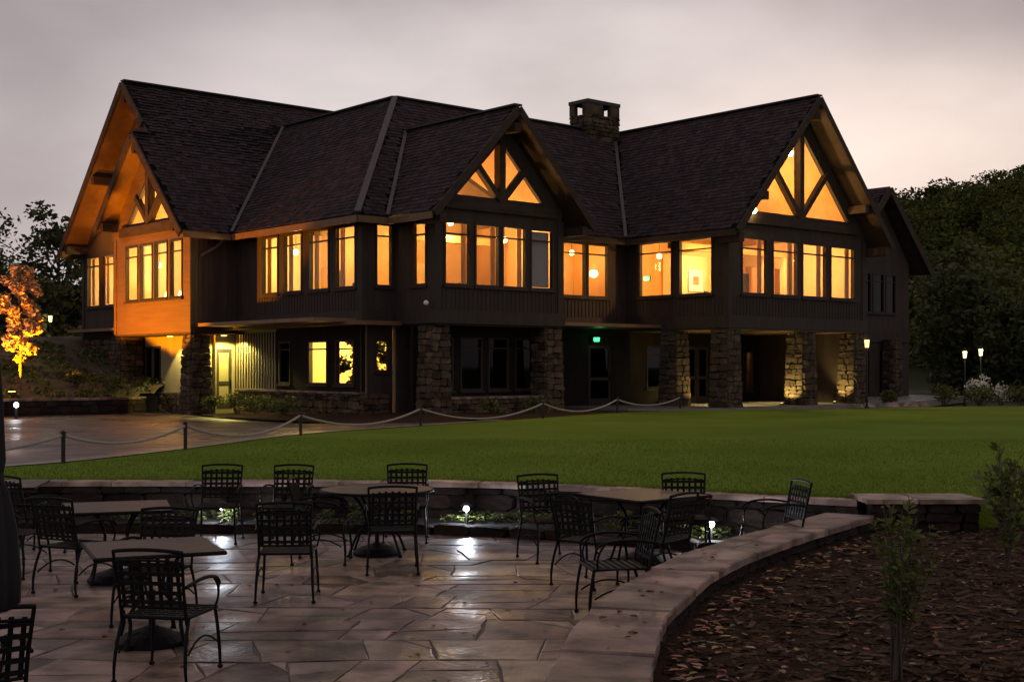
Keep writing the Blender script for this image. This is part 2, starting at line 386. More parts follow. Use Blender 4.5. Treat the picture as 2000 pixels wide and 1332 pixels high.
# ---- patio: bed of grout plus single flagstones
inner_edge = []
for i, p in enumerate(near_line): inner_edge.append(p + normal_at(near_line, i) * .55)
patio_poly = [(-12, 2.6)] + [(p.x + .1, p.y) for p in inner_edge] + [(3.4, 14.5), (1.8, 15.2), (.2, 15.75), (-1.3, 16.05), (-4, 16.1), (-12, 16.05)]
patio = sheet('patio', patio_poly, 'grout', z=-.002, skirt=.08)
random.seed(21)
def flag(poly):
    """one slab from its plan outline (counter-clockwise), joints left open, edges slightly worn"""
    n = len(poly); c = Vector((sum(p[0] for p in poly) / n, sum(p[1] for p in poly) / n))
    pts = []
    for i in range(n):
        p, q = Vector(poly[i]), Vector(poly[(i + 1) % n]); pts.append(p)
        if (q - p).length > .3: t = rnd(.3, .7); d_ = (q - p).normalized(); pts.append(p.lerp(q, t) + Vector((-d_.y, d_.x)) * rnd(-.004, .02))
    def inset(p, k): d_ = c - p; return p + d_.normalized() * min(k * rnd(.8, 1.5), d_.length * .4)
    a_ = [inset(p, .005) - c for p in pts]; b_ = [inset(p, .014) - c for p in pts]; n = len(pts); tl, tm = rnd(-.004, .004), rnd(-.004, .004)
    def h_(p): return p.x * tl + p.y * tm
    v = [(p.x, p.y, -.03) for p in a_] + [(p.x, p.y, -.003 + h_(p)) for p in a_] + [(p.x, p.y, h_(p)) for p in b_]
    f = [(i, (i + 1) % n, (i + 1) % n + n, i + n) for i in range(n)] + [(i + n, (i + 1) % n + n, (i + 1) % n + 2 * n, i + 2 * n) for i in range(n)] + [tuple(range(2 * n, 3 * n))]
    link('flagstone', MB().add(v, f).mesh('flagstone', 'flagstone'), patio, loc=(c.x, c.y, .006 + rnd(-.003, .004)))
def wav(i, x): return .16 * mn.noise(Vector((x * .55, i * 7.3, 1.7))) + .05 * mn.noise(Vector((x * 2.1, i * 3.1, 5)))
y = 8.0; i = 0
while y < 16.0:
    h = random.choice([.4, .5, .58, .7]); x = -7.4 + rnd(0, .5); sl = rnd(-.12, .12)
    while x < 3.2:
        w = random.choice([.4, .5, .65, .8, 1.0]); s2 = rnd(-.26, .26)
        cx, cy = x + w / 2, y + h / 2
        def B(xx, top): return (xx, min((y + h if top else y) + wav(i + (1 if top else 0), xx), 16.12))
        if inpoly(cx, min(cy, 15.9), patio_poly) and cx > -.43 * cy:
            q = [B(x - sl / 2, 0), B(x + w - s2 / 2, 0), B(x + w + s2 / 2, 1), B(x + sl / 2, 1)]; r_ = random.random()
            if r_ < .33:        # cut lengthwise
                t1, t2 = rnd(.35, .65), rnd(.35, .65); m1 = tuple(Vector(q[0]).lerp(Vector(q[3]), t1)); m2 = tuple(Vector(q[1]).lerp(Vector(q[2]), t2)); flag([q[0], q[1], m2, m1]); flag([m1, m2, q[2], q[3]])
            elif r_ < .68:                 # a broken corner
                m1 = tuple(Vector(q[1]).lerp(Vector(q[2]), rnd(.3, .6))); m2 = tuple(Vector(q[3]).lerp(Vector(q[2]), rnd(.4, .7))); flag([q[0], q[1], m1, m2, q[3]]); flag([m1, q[2], m2])
            else: flag(q)
        x += w; sl = s2
    y += h; i += 1

# ---- stone pieces shared by all walls
random.seed(5)
def lump(name, mt):
    m = MB(); b = rnd(.08, .16)
    q = [(-.5, -.5), (.5, -.5), (.5, .5), (-.5, .5)]
    q = [(x + rnd(-.09, .09), z + rnd(-.09, .09)) for x, z in q]; pts = []
    for i in range(4):
        a, c = q[i], q[(i + 1) % 4]; t = b * rnd(.7, 1.6)
        pts += [(a[0] + (c[0] - a[0]) * t, a[1] + (c[1] - a[1]) * t), (a[0] + (c[0] - a[0]) * (1 - t), a[1] + (c[1] - a[1]) * (1 - t))]
    n = 8
    v = [(x, .5, z) for x, z in pts] + [(x, -.22, z) for x, z in pts] + [(x * .9, -.45 + rnd(-.13, .13), z * .88) for x, z in pts]
    f = [(i, (i + 1) % n, (i + 1) % n + n, i + n) for i in range(n)] + [(i + n, (i + 1) % n + n, (i + 1) % n + 2 * n, i + 2 * n) for i in range(n)] + [tuple(range(2 * n, 3 * n))]
    return m.add(v, f).mesh(name, mt)
LUMP_W = [lump('wall_stone', 'wall_stone') for _ in range(8)]
LUMP_F = [lump('stone', 'fieldstone') for _ in range(10)]

# ---- retaining wall at the lawn's edge
rw = thing('retaining_wall', 'long low stone retaining wall with pale coping below the lawn', 'wall', (0, 0, 0))
pl = resample(far_line, .62)
m = MB()
for i in range(len(far_line) - 1):
    a, b = far_line[i], far_line[i + 1]; n1, n2 = normal_at(far_line, i), normal_at(far_line, i + 1)
    a0, b0 = a + n1 * .06, b + n2 * .06; a1, b1 = a + n1 * .3, b + n2 * .3
    m.add([(a0.x, a0.y, -.1), (b0.x, b0.y, -.1), (b1.x, b1.y, -.1), (a1.x, a1.y, -.1), (a0.x, a0.y, .475), (b0.x, b0.y, .475), (b1.x, b1.y, .475), (a1.x, a1.y, .475)], [(0, 1, 5, 4), (4, 5, 6, 7), (3, 2, 6, 7)])
m.build('wall_core', 'mortar', rw)
def coping_run(line, step, w, z0, z1, parent, out_=.0, ragged=.03, split=.5):
    pts = resample(line, .06); i = 0; sk = rnd(-.12, .12); last = len(pts) - 1
    nrm_ = [normal_at(pts, k) for k in range(len(pts))]
    def at(k, f): # station along the line (float), fraction across
        k = min(max(k, 0), last); a_ = int(k); b_ = min(a_ + 1, last); t = k - a_; return pts[a_].lerp(pts[b_], t) + nrm_[a_] * (f * (w + out_) - out_)
    while i < last - 3:
        j = min(last, i + int(rnd(.6, 1.5) * step / .06))
        if last - j < 5: j = last
        s2 = rnd(-.16, .16) if j < last else 0
        fr_ = [0, rnd(.4, .62), 1] if random.random() < split else [0, 1]
        for f0, f1 in zip(fr_, fr_[1:]):
            n = 4; A = [at(i + (j - i) * k / n + (sk * (1 - k / n) + s2 * k / n) * (f0 - .5) * w / .06, f0) for k in range(n + 1)]; B = [at(i + (j - i) * k / n + (sk * (1 - k / n) + s2 * k / n) * (f1 - .5) * w / .06, f1) for k in range(n + 1)]
            A = [p - nrm_[i] * (rnd(-.3, 1) * ragged if f0 == 0 else 0) for p in A]; B = [p + nrm_[i] * (rnd(-.5, 1) * ragged if f1 == 1 else 0) for p in B]
            ring = A + B[::-1]; n = len(ring); c = sum(ring, Vector()) / n; zt = rnd(-.006, .006); tl, tm = rnd(-.012, .012), rnd(-.012, .012)
            def ins(p, k_): d_ = c - p; return p + d_.normalized() * min(k_ * rnd(.7, 1.6), d_.length * .4) - c
            a_ = [ins(p, .005) for p in ring]; b_ = [ins(p, .016) for p in ring]
            v = [(q.x, q.y, z0 - z1 - zt) for q in a_] + [(q.x, q.y, -.014 + q.x * tl + q.y * tm) for q in a_] + [(q.x, q.y, q.x * tl + q.y * tm) for q in b_]
            f = [(k, k + n, (k + 1) % n + n, (k + 1) % n) for k in range(n)] + [(k + n, k + 2 * n, (k + 1) % n + 2 * n, (k + 1) % n + n) for k in range(n)] + [tuple(range(3 * n - 1, 2 * n - 1, -1))]
            f = [tuple(reversed(q)) for q in f]
            link('coping_stone', MB().add(v, f).mesh('coping_stone', 'coping'), parent, loc=(c.x, c.y, z1 + zt))
        i = j; sk = s2
random.seed(9)
coping_run(far_line, .75, .3, .495, .56, rw, .03, .02, 0)
def wall_stones(line, z0, z1, parent, side=1, ch=.14, lo=.22, hi=.48, depth=.1, off=.0):
    z = z0
    while z < z1 - .03:
        h = min(rnd(.8, 1.3) * ch, z1 - z); pts = resample(line, .05); i = int(rnd(0, 5))
        while i < len(pts) - 4:
            w = rnd(lo, hi); j = min(len(pts) - 1, i + int(w / .05)); p = pts[(i + j) // 2]; n_ = normal_at(pts, (i + j) // 2) * side
            o = link('wall_stone', random.choice(LUMP_W), parent)
            o.location = (p.x - n_.x * off, p.y - n_.y * off, z + h / 2); o.scale = (w * .98, depth, h * .97)
            o.rotation_euler = (0, 0, math.atan2(n_.y, n_.x) - math.pi / 2)
            i = j
        z += h
wall_stones([p for p in far_line if p.x > -8], .0, .49, rw, 1, .155, .28, .6, .12, -.04)

# ---- curved seat wall round the planting bed
sw = thing('seat_wall', 'curved stone seat wall with broad pinkish coping beside the mulch bed', 'wall')
m = MB()
for i in range(len(near_line) - 1):
    a, b = near_line[i], near_line[i + 1]; n1, n2 = normal_at(near_line, i), normal_at(near_line, i + 1)
    a0, b0 = a + n1 * .10, b + n2 * .10; a1, b1 = a + n1 * .46, b + n2 * .46
    m.add([(a0.x, a0.y, -.1), (b0.x, b0.y, -.1), (b1.x, b1.y, -.1), (a1.x, a1.y, -.1), (a0.x, a0.y, .38), (b0.x, b0.y, .38), (b1.x, b1.y, .38), (a1.x, a1.y, .38)], [(0, 1, 5, 4), (4, 5, 6, 7), (2, 3, 7, 6)])
m.build('wall_core', 'mortar', sw)
coping_run(near_line, .72, .55, .38, COPE_Z, sw, 0, .014, .3)
wall_stones([p for p in near_line if p.y > 5], .2, .38, sw, 1, .1, .2, .45, .1, -.06)
sw_in = [p + normal_at(near_line, i) * .5 for i, p in enumerate(near_line)]
wall_stones([p for p in sw_in if p.y > 7], .0, .38, sw, -1, .13, .25, .5, .08, .0)
# pier where the two walls meet
pr = thing('stone_pier', 'squat stone pier with flat capstones where garden walls meet', 'pier', (4.62, 14.75, 0))
MB().box(-.56, .56, -.24, .24, 0, .52).build('wall_core', 'mortar', pr)
for zc in (.30, .41, .505):
    x = -.6
    while x < .55:
        w = min(rnd(.25, .45), .62 - x)
        o = link('wall_stone', random.choice(LUMP_W), pr, loc=(x + w / 2, -.26, zc)); o.scale = (w * .97, .12, .115)
        x += w
    for yy in (-.13, .13):
        o = link('wall_stone', random.choice(LUMP_W), pr, loc=(.57, yy, zc), rz=R(90)); o.scale = (.25, .12, .115)
for x0, x1 in ((-.66, -.08), (-.07, .67)):
    w = (x1 - x0); me = MB().prism([(-w / 2, -.36, 0), (w / 2, -.34, 0), (w / 2 - .02, .34, 0), (-w / 2, .36, 0)], (0, 0, .05)).mesh('coping_stone', 'coping')
    link('coping_stone', me, pr, loc=((x0 + x1) / 2, 0, .562))

# ---- planting bed: mulch, chips, leaves
bedpoly = [(p.x + .02, p.y) for p in near_line] + [(5.2, 14.55), (7.5, 14.62), (12, 13.5), (14, 12), (14, 2.6)]
gx, gy = 70, 70; vs_ = []; fs_ = []
def bed_z(x, y): 
    lift = max(0, (x - 5.0)) * .05 if x > 5 else 0
    return BED_Z - .02 + .035 * mn.noise(Vector((x * .9, y * .9, 0))) + .018 * mn.noise(Vector((x * 4, y * 4, 3))) + min(lift, .2)
for j in range(gy + 1):
    for i in range(gx + 1):
        x = -.2 + 14.2 * i / gx; yv = 2.6 + 12.6 * j / gy; vs_.append((x, yv, bed_z(x, yv)))
for j in range(gy):
    for i in range(gx):
        cx = -.2 + 14.2 * (i + .5) / gx; cy = 2.6 + 12.6 * (j + .5) / gy
        if inpoly(cx - .12, cy + .1, bedpoly) or inpoly(cx + .12, cy - .05, bedpoly): fs_.append((j * (gx + 1) + i, j * (gx + 1) + i + 1, (j + 1) * (gx + 1) + i + 1, (j + 1) * (gx + 1) + i))
MB().add(vs_, fs_).build('planting_bed', 'mulch', kind='structure', smooth=True)
random.seed(11)
m = MB()
for _ in range(9000):
    yv = 5.5 + 9.0 * random.random() ** 1.3; x = rnd(.3, min(9.5, yv * .48))
    if not inpoly(x - .03, yv, bedpoly): continue
    a = rnd(0, 6.3); l = random.choice([rnd(.01, .03), rnd(.02, .06), rnd(.04, .10)]); w = rnd(.004, .02); c, s = math.cos(a), math.sin(a); zz = bed_z(x, yv) + rnd(.0, .015); tl = rnd(-.02, .02)
    t = gry(.5, 1.5)
    m.add([(x - l * c + w * s, yv - l * s - w * c, zz), (x + l * c + w * s, yv + l * s - w * c, zz + tl), (x + l * c - w * s, yv + l * s + w * c, zz + tl + .008), (x - l * c - w * s, yv - l * s + w * c, zz + .008)], [(0, 1, 2, 3)], 0, t)
m.build('bark_chips', 'mulch_chip', kind='stuff', tint=True)
def leaf(m, x, y, z, s, tint, flat=.3):
    a = rnd(0, 6.3); c, sn = math.cos(a), math.sin(a); u1 = rnd(-flat, flat) * s; u2 = rnd(0, flat) * s
    P = [(-1, 0, 0), (-.35, -.5, u2), (.45, -.42, u2), (1, 0, u1), (.45, .42, u2), (-.35, .5, u2)]
    m.add([(x + (p[0] * c - p[1] * sn) * s, y + (p[0] * sn + p[1] * c) * s, z + p[2]) for p in P], [(0, 1, 2, 3), (0, 3, 4, 5)], 0, tint)
m = MB()
for _ in range(480):
    yv = 5.8 + 8.6 * random.random(); x = rnd(.3, min(9, yv * .48))
    if not inpoly(x - .05, yv, bedpoly): continue
    k = random.random(); t = (rnd(.4, 1.1), rnd(.35, .95), rnd(.3, .8)) if k < .8 else (.9, .5, .3)
    leaf(m, x, yv, bed_z(x, yv) + .025, rnd(.018, .045), t)
for _ in range(220):                                        # a drift of leaves blown against the wall
    p = random.choice([q for q in near_line if q.y > 5.5]); x, yv = p.x + abs(random.gauss(.08, .18)) + .05, p.y - abs(random.gauss(0, .2))
    leaf(m, x, yv, bed_z(x, yv) + .03, rnd(.02, .05), (rnd(.6, 1.3), rnd(.5, 1.1), rnd(.4, .9)))
m.build('fallen_leaves', 'fallen_leaf', kind='stuff', tint=True)
m = MB()
for _ in range(90):
    yv = rnd(8.3, 12.5); x = rnd(-4.5, 1.0)
    if inpoly(x + .3, yv, patio_poly): leaf(m, x, yv, .014, rnd(.018, .04), (rnd(.25, .8), rnd(.2, .5), rnd(.15, .4)))
for _ in range(26):
    p = random.choice([q for q in near_line if 7 < q.y < 12]); n_ = normal_at(near_line, near_line.index(p)); p = p + n_ * rnd(.1, .45)
    leaf(m, p.x, p.y, COPE_Z + .012, rnd(.02, .045), (rnd(.2, .6), rnd(.15, .4), rnd(.1, .3)))
m.build('patio_leaves', 'fallen_leaf', kind='stuff', tint=True)

# ---- planting strip between patio and retaining wall
strip_f = [p - normal_at(far_line, i) * 1.05 for i, p in enumerate(far_line)]
strip = [(p.x, p.y) for p in strip_f] + [(p.x, p.y + .05) for p in reversed(far_line)]
sheet('planting_strip', strip, 'soil', z=.085)
ed = thing('strip_edging', 'low dark stone edging between patio paving and planting strip', 'edging')
pts = resample(strip_f, .5)
for a, b in zip(pts, pts[1:]):
    if a.x < -7 or a.x > 3.2: continue
    c = (a + b) / 2; o = link('edging_stone', random.choice(LUMP_W), ed, loc=(c.x, c.y, .065)); o.scale = (.49, .16, .15)
    o.rotation_euler = (0, 0, math.atan2(b.y - a.y, b.x - a.x))
random.seed(31)
m = MB()
for _ in range(900):
    i = random.randrange(len(far_line)); p = far_line[i] - normal_at(far_line, i) * rnd(.12, .95)
    if p.x < -7: continue
    k = mn.noise(Vector((p.x * 1.2, p.y * 2, 0)))
    if k < -.05: continue
    for _q in range(5):
        x, yv, zz = p.x + rnd(-.08, .08), p.y + rnd(-.08, .08), .09 + rnd(.02, .26 * (k + .4))
        leaf(m, x, yv, zz, rnd(.02, .045), gry(.5, 1.3), .8)
m.build('ground_cover', 'leaf_shrub', kind='stuff', tint=True)

# short grass along the near part of the lawn
random.seed(33)
m = MB()
def blade(x, yv, z, h):
    a = rnd(0, 6.3); dx, dy = math.cos(a) * .006, math.sin(a) * .006; l = rnd(-.5, .5) * h
    m.add([(x - dx, yv - dy, z), (x + dx, yv + dy, z), (x + l, yv + rnd(-.5, .5) * h, z + h)], [(0, 1, 2)])
lp = [(p[0], p[1]) for p in lawn_poly]
n = 0
while n < 42000:
    yv = 14.4 + 13 * random.random() ** 2.0; x = rnd(-9, yv * .45)
    if inpoly(x, yv, lp): blade(x, yv, LAWN_Z, rnd(.02, .045)); n += 1
for _ in range(9000):
    i = random.randrange(len(lawn_pts)); p = lawn_pts[i]; q = lawn_pts[min(i + 1, len(lawn_pts) - 1)]; t = random.random(); x, yv = p.x + (q.x - p.x) * t, p.y + (q.y - p.y) * t
    blade(x + rnd(-.1, .1), yv + rnd(-.02, .12), LAWN_Z, rnd(.02, .06))
m.build('lawn_grass', 'grass', kind='stuff')
#BUILDING#

# ================================================================== THE LODGE
# local frame: x = along the gable fronts, y = along the ridges of the front gables, origin at the right wing's near corner
lodge = thing('lodge_building', 'two-storey dark timber lodge with steep gables and lit windows', 'building', (A0.x, A0.y, 0), TH)
ZE, ZR = 7.05, 12.37
FL = 3.5
def tup(x, y, z): return Vector((x, y, z))
class Face:
    """a wall plane: p0 start, d direction along it, n outward normal (2-D, local)"""
    def __init__(s, u, w, axis, n): s.p = Vector((u, w)); s.d = Vector(axis); s.n = Vector(n)
    def at(s, a, o, z): q = s.p + s.d * a + s.n * o; return Vector((q.x, q.y, z))
    def bx(s, m, a0, a1, o0, o1, z0, z1, mi=0):
        P = [s.at(a, o, z) for z in (z0, z1) for o in (o0, o1) for a in (a0, a1)]
        return m.add(P, [(0, 2, 3, 1), (4, 5, 7, 6), (0, 1, 5, 4), (2, 6, 7, 3), (0, 4, 6, 2), (1, 3, 7, 5)], mi)
    def poly(s, m, pts, o0, o1, mi=0):
        return m.prism([s.at(a, o0, z) for a, z in pts], s.at(0, o1, 0) - s.at(0, o0, 0), mi)
def FW(w): return Face(0, w, (1, 0), (0, -1))      # faces the lawn (right front); position along = u
def FU(u): return Face(u, 0, (0, 1), (-1, 0))      # faces the drive (left front); position along = w
def wall(face, a0, a1, z0, z1, holes=(), mt=('siding', 'interior_cream'), t=.18, name='wall', o=0.):
    m = MB(); A = sorted({a0, a1, *[h[0] for h in holes], *[h[1] for h in holes]}); Z = sorted({z0, z1, *[h[2] for h in holes], *[h[3] for h in holes]})
    for i in range(len(A) - 1):
        runs = []
        for j in range(len(Z) - 1):
            ca, cz = (A[i] + A[i + 1]) / 2, (Z[j] + Z[j + 1]) / 2
            if any(h[0] < ca < h[1] and h[2] < cz < h[3] for h in holes): continue
            if runs and abs(runs[-1][1] - Z[j]) < 1e-6: runs[-1][1] = Z[j + 1]
            else: runs.append([Z[j], Z[j + 1]])
        for za, zb in runs:
            face.bx(m, A[i], A[i + 1], o, o - t * .5, za, zb, 0)
            face.bx(m, A[i], A[i + 1], o - t * .5 - .001, o - t, za, zb, 1 if len(mt) > 1 else 0)
    return m.build(name, list(mt), lodge)
def wide(l, k=.065): return [(a - k, b + k) for a, b in l]
def window(face, a0, a1, z0, z1, transom=.2, gl='glass', sill=True, o=0., label=None):
    m = MB(); fw = .07
    face.bx(m, a0, a0 + fw, o + .03, o - .12, z0, z1); face.bx(m, a1 - fw, a1, o + .03, o - .12, z0, z1)
    face.bx(m, a0 + fw, a1 - fw, o + .03, o - .12, z1 - fw, z1); face.bx(m, a0 + fw, a1 - fw, o + .03, o - .12, z0, z0 + fw)
    w = m.build('window', 'trim', lodge)
    if label: w['label'] = label
    if transom:
        zt = z1 - (z1 - z0) * transom; m = MB(); face.bx(m, a0 + fw, a1 - fw, o + .0, o - .1, zt - .025, zt + .025); m.build('transom_bar', 'trim', w)
    m = MB(); face.bx(m, a0 + fw, a1 - fw, o - .05, o - .06, z0 + fw, z1 - fw); m.build('pane', gl, w)
    if sill:
        m = MB(); face.bx(m, a0 - .06, a1 + .06, o + .09, o + .005, z0 - .07, z0 - .002); m.build('sill', 'trim', w)
    return w
def part(name, mt, fn, kind=None, parent=None, **k):
    m = MB(); fn(m); return m.build(name, mt, parent or lodge, kind=kind, **k)
BATT = {}
def battens(face, a0, a1, z0, z1, step=.19, o=0.):
    key = round(z1 - z0, 2)
    n = max(1, int(round((a1 - a0) / step)))
    if key not in BATT: BATT[key] = MB().box(-.028, .028, -.022, .02, 0, z1 - z0).mesh('batten', 'siding')
    rz = math.atan2(face.d.y, face.d.x)
    for i in range(n + 1):
        p = face.at(a0 + (a1 - a0) * i / n, o, z0); link('batten', BATT[key], lodge, loc=p, rz=rz if face.n.y else rz)
def boards(face, a0, a1, z0, z1, name='corner_board', o=.045, mt='trim'):
    m = MB(); face.bx(m, a0, a1, o, 0.001, z0, z1); return m.build(name, mt, lodge)

# ---------------- right wing
W_Z0, W_Z1 = 4.75, 6.88
fr = FW(0); rwin = wide([(.79, 2.21), (2.62, 4.07), (4.46, 5.92), (6.3, 7.83)])
wall(fr, 0, 8.62, FL + .02, 7.2, [(a, b, W_Z0, W_Z1) for a, b in rwin])
for a, b in rwin: window(fr, a, b, W_Z0, W_Z1)
fl_ = FU(0); rsw = wide([(.80, 2.35), (2.79, 4.40)])
wall(fl_, 0.181, 5.2, FL + .02, 7.5, [(a, b, W_Z0, W_Z1) for a, b in rsw])
for a, b in rsw: window(fl_, a, b, W_Z0, W_Z1)
for a0, a1 in ((.30, 8.32),): battens(fr, a0, a1, 3.96, 4.66)
battens(fl_, .30, 5.0, 3.96, 4.66)
boards(fr, -.045, .22, 3.955, 7.2); boards(fr, 8.4, 8.665, 3.955, 7.2); boards(fl_, 0, .22, 3.955, 7.4)
part('rim_beam', 'trim', lambda m: fr.bx(m, -.08, 8.70, .08, .002, FL, 3.95)); part('rim_beam', 'trim', lambda m: fl_.bx(m, .0, 5.1, .08, .002, FL, 3.95))
part('wall', ['siding'], lambda m: m.box(8.44, 8.62, .19, 9.0, .5, 7.5))
part('floor_deck', ['interior_floor'], lambda m: m.box(.19, 8.43, .19, 9, 3.54, 3.68))
part('porch_ceiling', ['soffit_wood'], lambda m: m.box(.05, 8.55, .05, 5.1, 3.44, 3.498))

def gable(face, c, half, z0, ridge, slope, tb, th, ta, mt=('siding', 'interior_cream'), eave_dir=1):
    """gable wall above z0 with four lit panes between king post and braces"""
    def roofz(a): return ridge - .26 - abs(a - c) * slope
    m = MB()
    for s in (-1, 1):
        e_ = c + s * half
        pts = [(e_, z0 + .002), (c + s * th, z0 + .002), (c + s * th, tb), (c, ta), (c, roofz(c)), (e_, max(roofz(e_), z0 + .1))]
        face.poly(m, pts, 0, -.18)
    face.bx(m, c - th, c + th, 0, -.18, z0 + .002, tb)
    m.build('gable_wall', [mt[0]], lodge)
    part('tie_beam', 'timber', lambda q: face.bx(q, c - th - .45, c + th + .45, .14, .002, tb - .42, tb - .06))
    part('king_post', 'timber', lambda q: face.bx(q, c - .13, c + .13, .10, -.2, tb - .055, ta + .15))
    mid = (tb + ta) / 2
    for s in (-1, 1):
        a = face.at(c + s * .05, -.02, tb + .02); b = face.at(c + s * (th * .5 + .12), -.02, mid + .14)
        part('brace', 'timber', lambda q: q.bar(a, b, .2, .22, up=(face.n.x, face.n.y, 0)))
    w = part('gable_window', 'trim', lambda q: [q.bar(face.at(c - th, -.04, tb + .03), face.at(c + th, -.04, tb + .03), .1, .08), *[q.bar(face.at(c + s * th, -.045, tb + .03), face.at(c, -.045, ta), .1, .08, up=(0, 0, 1)) for s in (-1, 1)]])
    for s in (-1, 1):
        part('pane', 'glass', lambda q: face.poly(q, [(c + s * th, tb), (c + s * .12, tb), (c + s * th * .5, mid)], -.09, -.1), parent=w)
        part('pane', 'glass', lambda q: face.poly(q, [(c + s * .12, tb + .1), (c + s * .12, ta - .1), (c + s * th * .5, mid)], -.09, -.1), parent=w)
    return w
gable(fr, 4.3, 4.31, 7.2, ZR, 1.086, 7.80, 3.28, 11.34)

# ---------------- link between right wing and middle gable
fc = FW(5.2); cwin = wide([(-3.38, -2.25), (-2.05, -1.02)])
wall(fc, -5.5, 0, FL + .02, 7.6, [(a, b, W_Z0 - .02, W_Z1 - .06) for a, b in cwin]); battens(fc, -5.0, -.1, 3.96, 4.62)
for a, b in cwin: window(fc, a, b, W_Z0 - .02, W_Z1 - .06)
part('rim_beam', 'trim', lambda m: fc.bx(m, -5.4, -.09, .08, .002, FL, 3.95))

# ---------------- middle gable
fm = FW(3.0); mwin = wide([(-10.73, -9.74), (-9.43, -8.47), (-8.24, -7.26), (-6.95, -5.98)])
wall(fm, -11.15, -5.5, FL + .02, 7.2, [(a, b, W_Z0, W_Z1) for a, b in mwin])
for i, (a, b) in enumerate(mwin): window(fm, a, b, W_Z0, W_Z1, label='window with a pale grey blind drawn down' if i == 3 else None)
part('blind', 'blind', lambda m: fm.bx(m, -6.93, -6.0, -.16, -.18, 4.85, 6.78))
fms = FU(-11.15)
wall(fms, 3.181, 5.2, FL + .02, 7.5, [(3.45, 4.23, W_Z0, W_Z1 - .02)]); window(fms, 3.45, 4.23, W_Z0, W_Z1 - .02)
part('wall', ['siding', 'interior_cream'], lambda m: m.box(-5.68, -5.5, 3.19, 5.2, FL + .02, 7.5))
battens(fm, -10.85, -5.8, 3.96, 4.66); boards(fm, -11.195, -10.93, 3.955, 7.2); boards(fm, -5.72, -5.455, 3.955, 7.2); boards(fms, 3.0, 3.22, 3.955, 7.4)
part('rim_beam', 'trim', lambda m: fm.bx(m, -11.23, -5.42, .08, .002, FL, 3.95)); part('rim_beam', 'trim', lambda m: fms.bx(m, 3.0, 5.1, .08, .002, FL, 3.95))
MR = 10.79
gable(fm, -8.34, 2.83, 7.2, MR, 1.056, 7.69, 2.0, 9.78)

# ---------------- corner block
fh = FW(5.2)
wall(fh, -12.5, -11.15, FL + .02, 7.5, [(-11.98, -11.27, W_Z0, W_Z1)]); window(fh, -11.98, -11.27, W_Z0, W_Z1)
fk = FU(-12.5); kwin = wide([(5.63, 6.78), (7.25, 8.43), (9.0, 10.14), (10.61, 11.66)])
wall(fk, 5.381, 13.5, FL + .02, 7.5, [(a, b, W_Z0 - .04, W_Z1 - .04) for a, b in kwin])
for a, b in kwin: window(fk, a, b, W_Z0 - .04, W_Z1 - .04)
battens(fk, 5.5, 12.1, 3.96, 4.60); boards(fk, 5.2, 5.42, 3.955, 7.3); boards(fh, -12.545, -12.3, 3.955, 7.3)
part('rim_beam', 'trim', lambda m: fk.bx(m, 5.2, 13.4, .08, .002, FL + .12, 3.95)); part('rim_beam', 'trim', lambda m: fh.bx(m, -12.58, -11.25, .08, .002, FL + .12, 3.95))
part('ledge', 'soffit_wood', lambda m: m.box(-13.1, -12.35, 4.75, 13.6, 3.46, 3.60)); part('ledge', 'soffit_wood', lambda m: m.box(-12.35, -11.2, 4.75, 5.35, 3.46, 3.60))

# ---------------- left wing with its projecting bay
fb = FU(-14.46); bwin = wide([(14.2, 15.1), (15.42, 16.42), (16.7, 17.7), (17.98, 19.0)])
BM = ('siding', 'interior_cream')
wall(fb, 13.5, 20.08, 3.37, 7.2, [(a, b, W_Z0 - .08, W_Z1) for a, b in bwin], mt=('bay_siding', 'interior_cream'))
for a, b in bwin: window(fb, a, b, W_Z0 - .08, W_Z1)
fbw = FW(13.5)
wall(fbw, -14.279, -12.5, 3.37, 7.6); battens(fbw, -14.1, -12.6, 3.6, 7.0)
boards(fb, 13.455, 13.75, 3.38, 7.3, mt='bay_siding'); boards(fb, 19.9, 20.1, 3.38, 7.2, mt='bay_siding'); boards(fbw, -14.46, -14.2, 3.38, 7.3)
part('wall', ['siding'], lambda m: m.box(-14.27, -13.47, 19.9, 20.08, 3.37, 8.2))
part('bay_floor', ['trim'], lambda m: m.box(-14.45, -10.4, 13.51, 20.07, 3.3, 3.369))
part('floor_deck', ['interior_floor'], lambda m: m.box(-14.27, -8.8, 5.4, 25.5, 3.56, 3.68)); part('floor_deck', ['interior_floor'], lambda m: m.box(-11.0, -.1, 3.2, 8.8, 3.55, 3.67))
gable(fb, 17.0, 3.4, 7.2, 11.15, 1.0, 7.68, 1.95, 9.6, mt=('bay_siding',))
fs = FU(-13.46); swin = wide([(22.45, 23.68), (23.95, 25.2)])
wall(fs, 20.085, 25.7, 3.3, 7.3, [(a, b, W_Z0 - .08, W_Z1 + .04) for a, b in swin])
for a, b in swin: window(fs, a, b, W_Z0 - .08, W_Z1 + .04)
m = MB(); fs.poly(m, [(13.6, 7.9), (13.6, 7.3), (25.7, 7.3), (25.7, 7.05), (19.5, 13.28)], 0, -.15)
# keep the wall above the bay roof only
m = MB(); fs.poly(m, [(20.1, 7.302), (25.7, 7.302), (25.7, 7.04), (19.5, 13.3), (17.0, 10.85), (20.1, 7.8)], 0, -.15)
m.build('gable_wall', ['siding'], lodge)
boards(fs, 25.5, 25.74, 3.3, 7.2)
part('wall', ['siding'], lambda m: m.box(-13.4, -2, 25.5, 25.7, .5, 7.3))

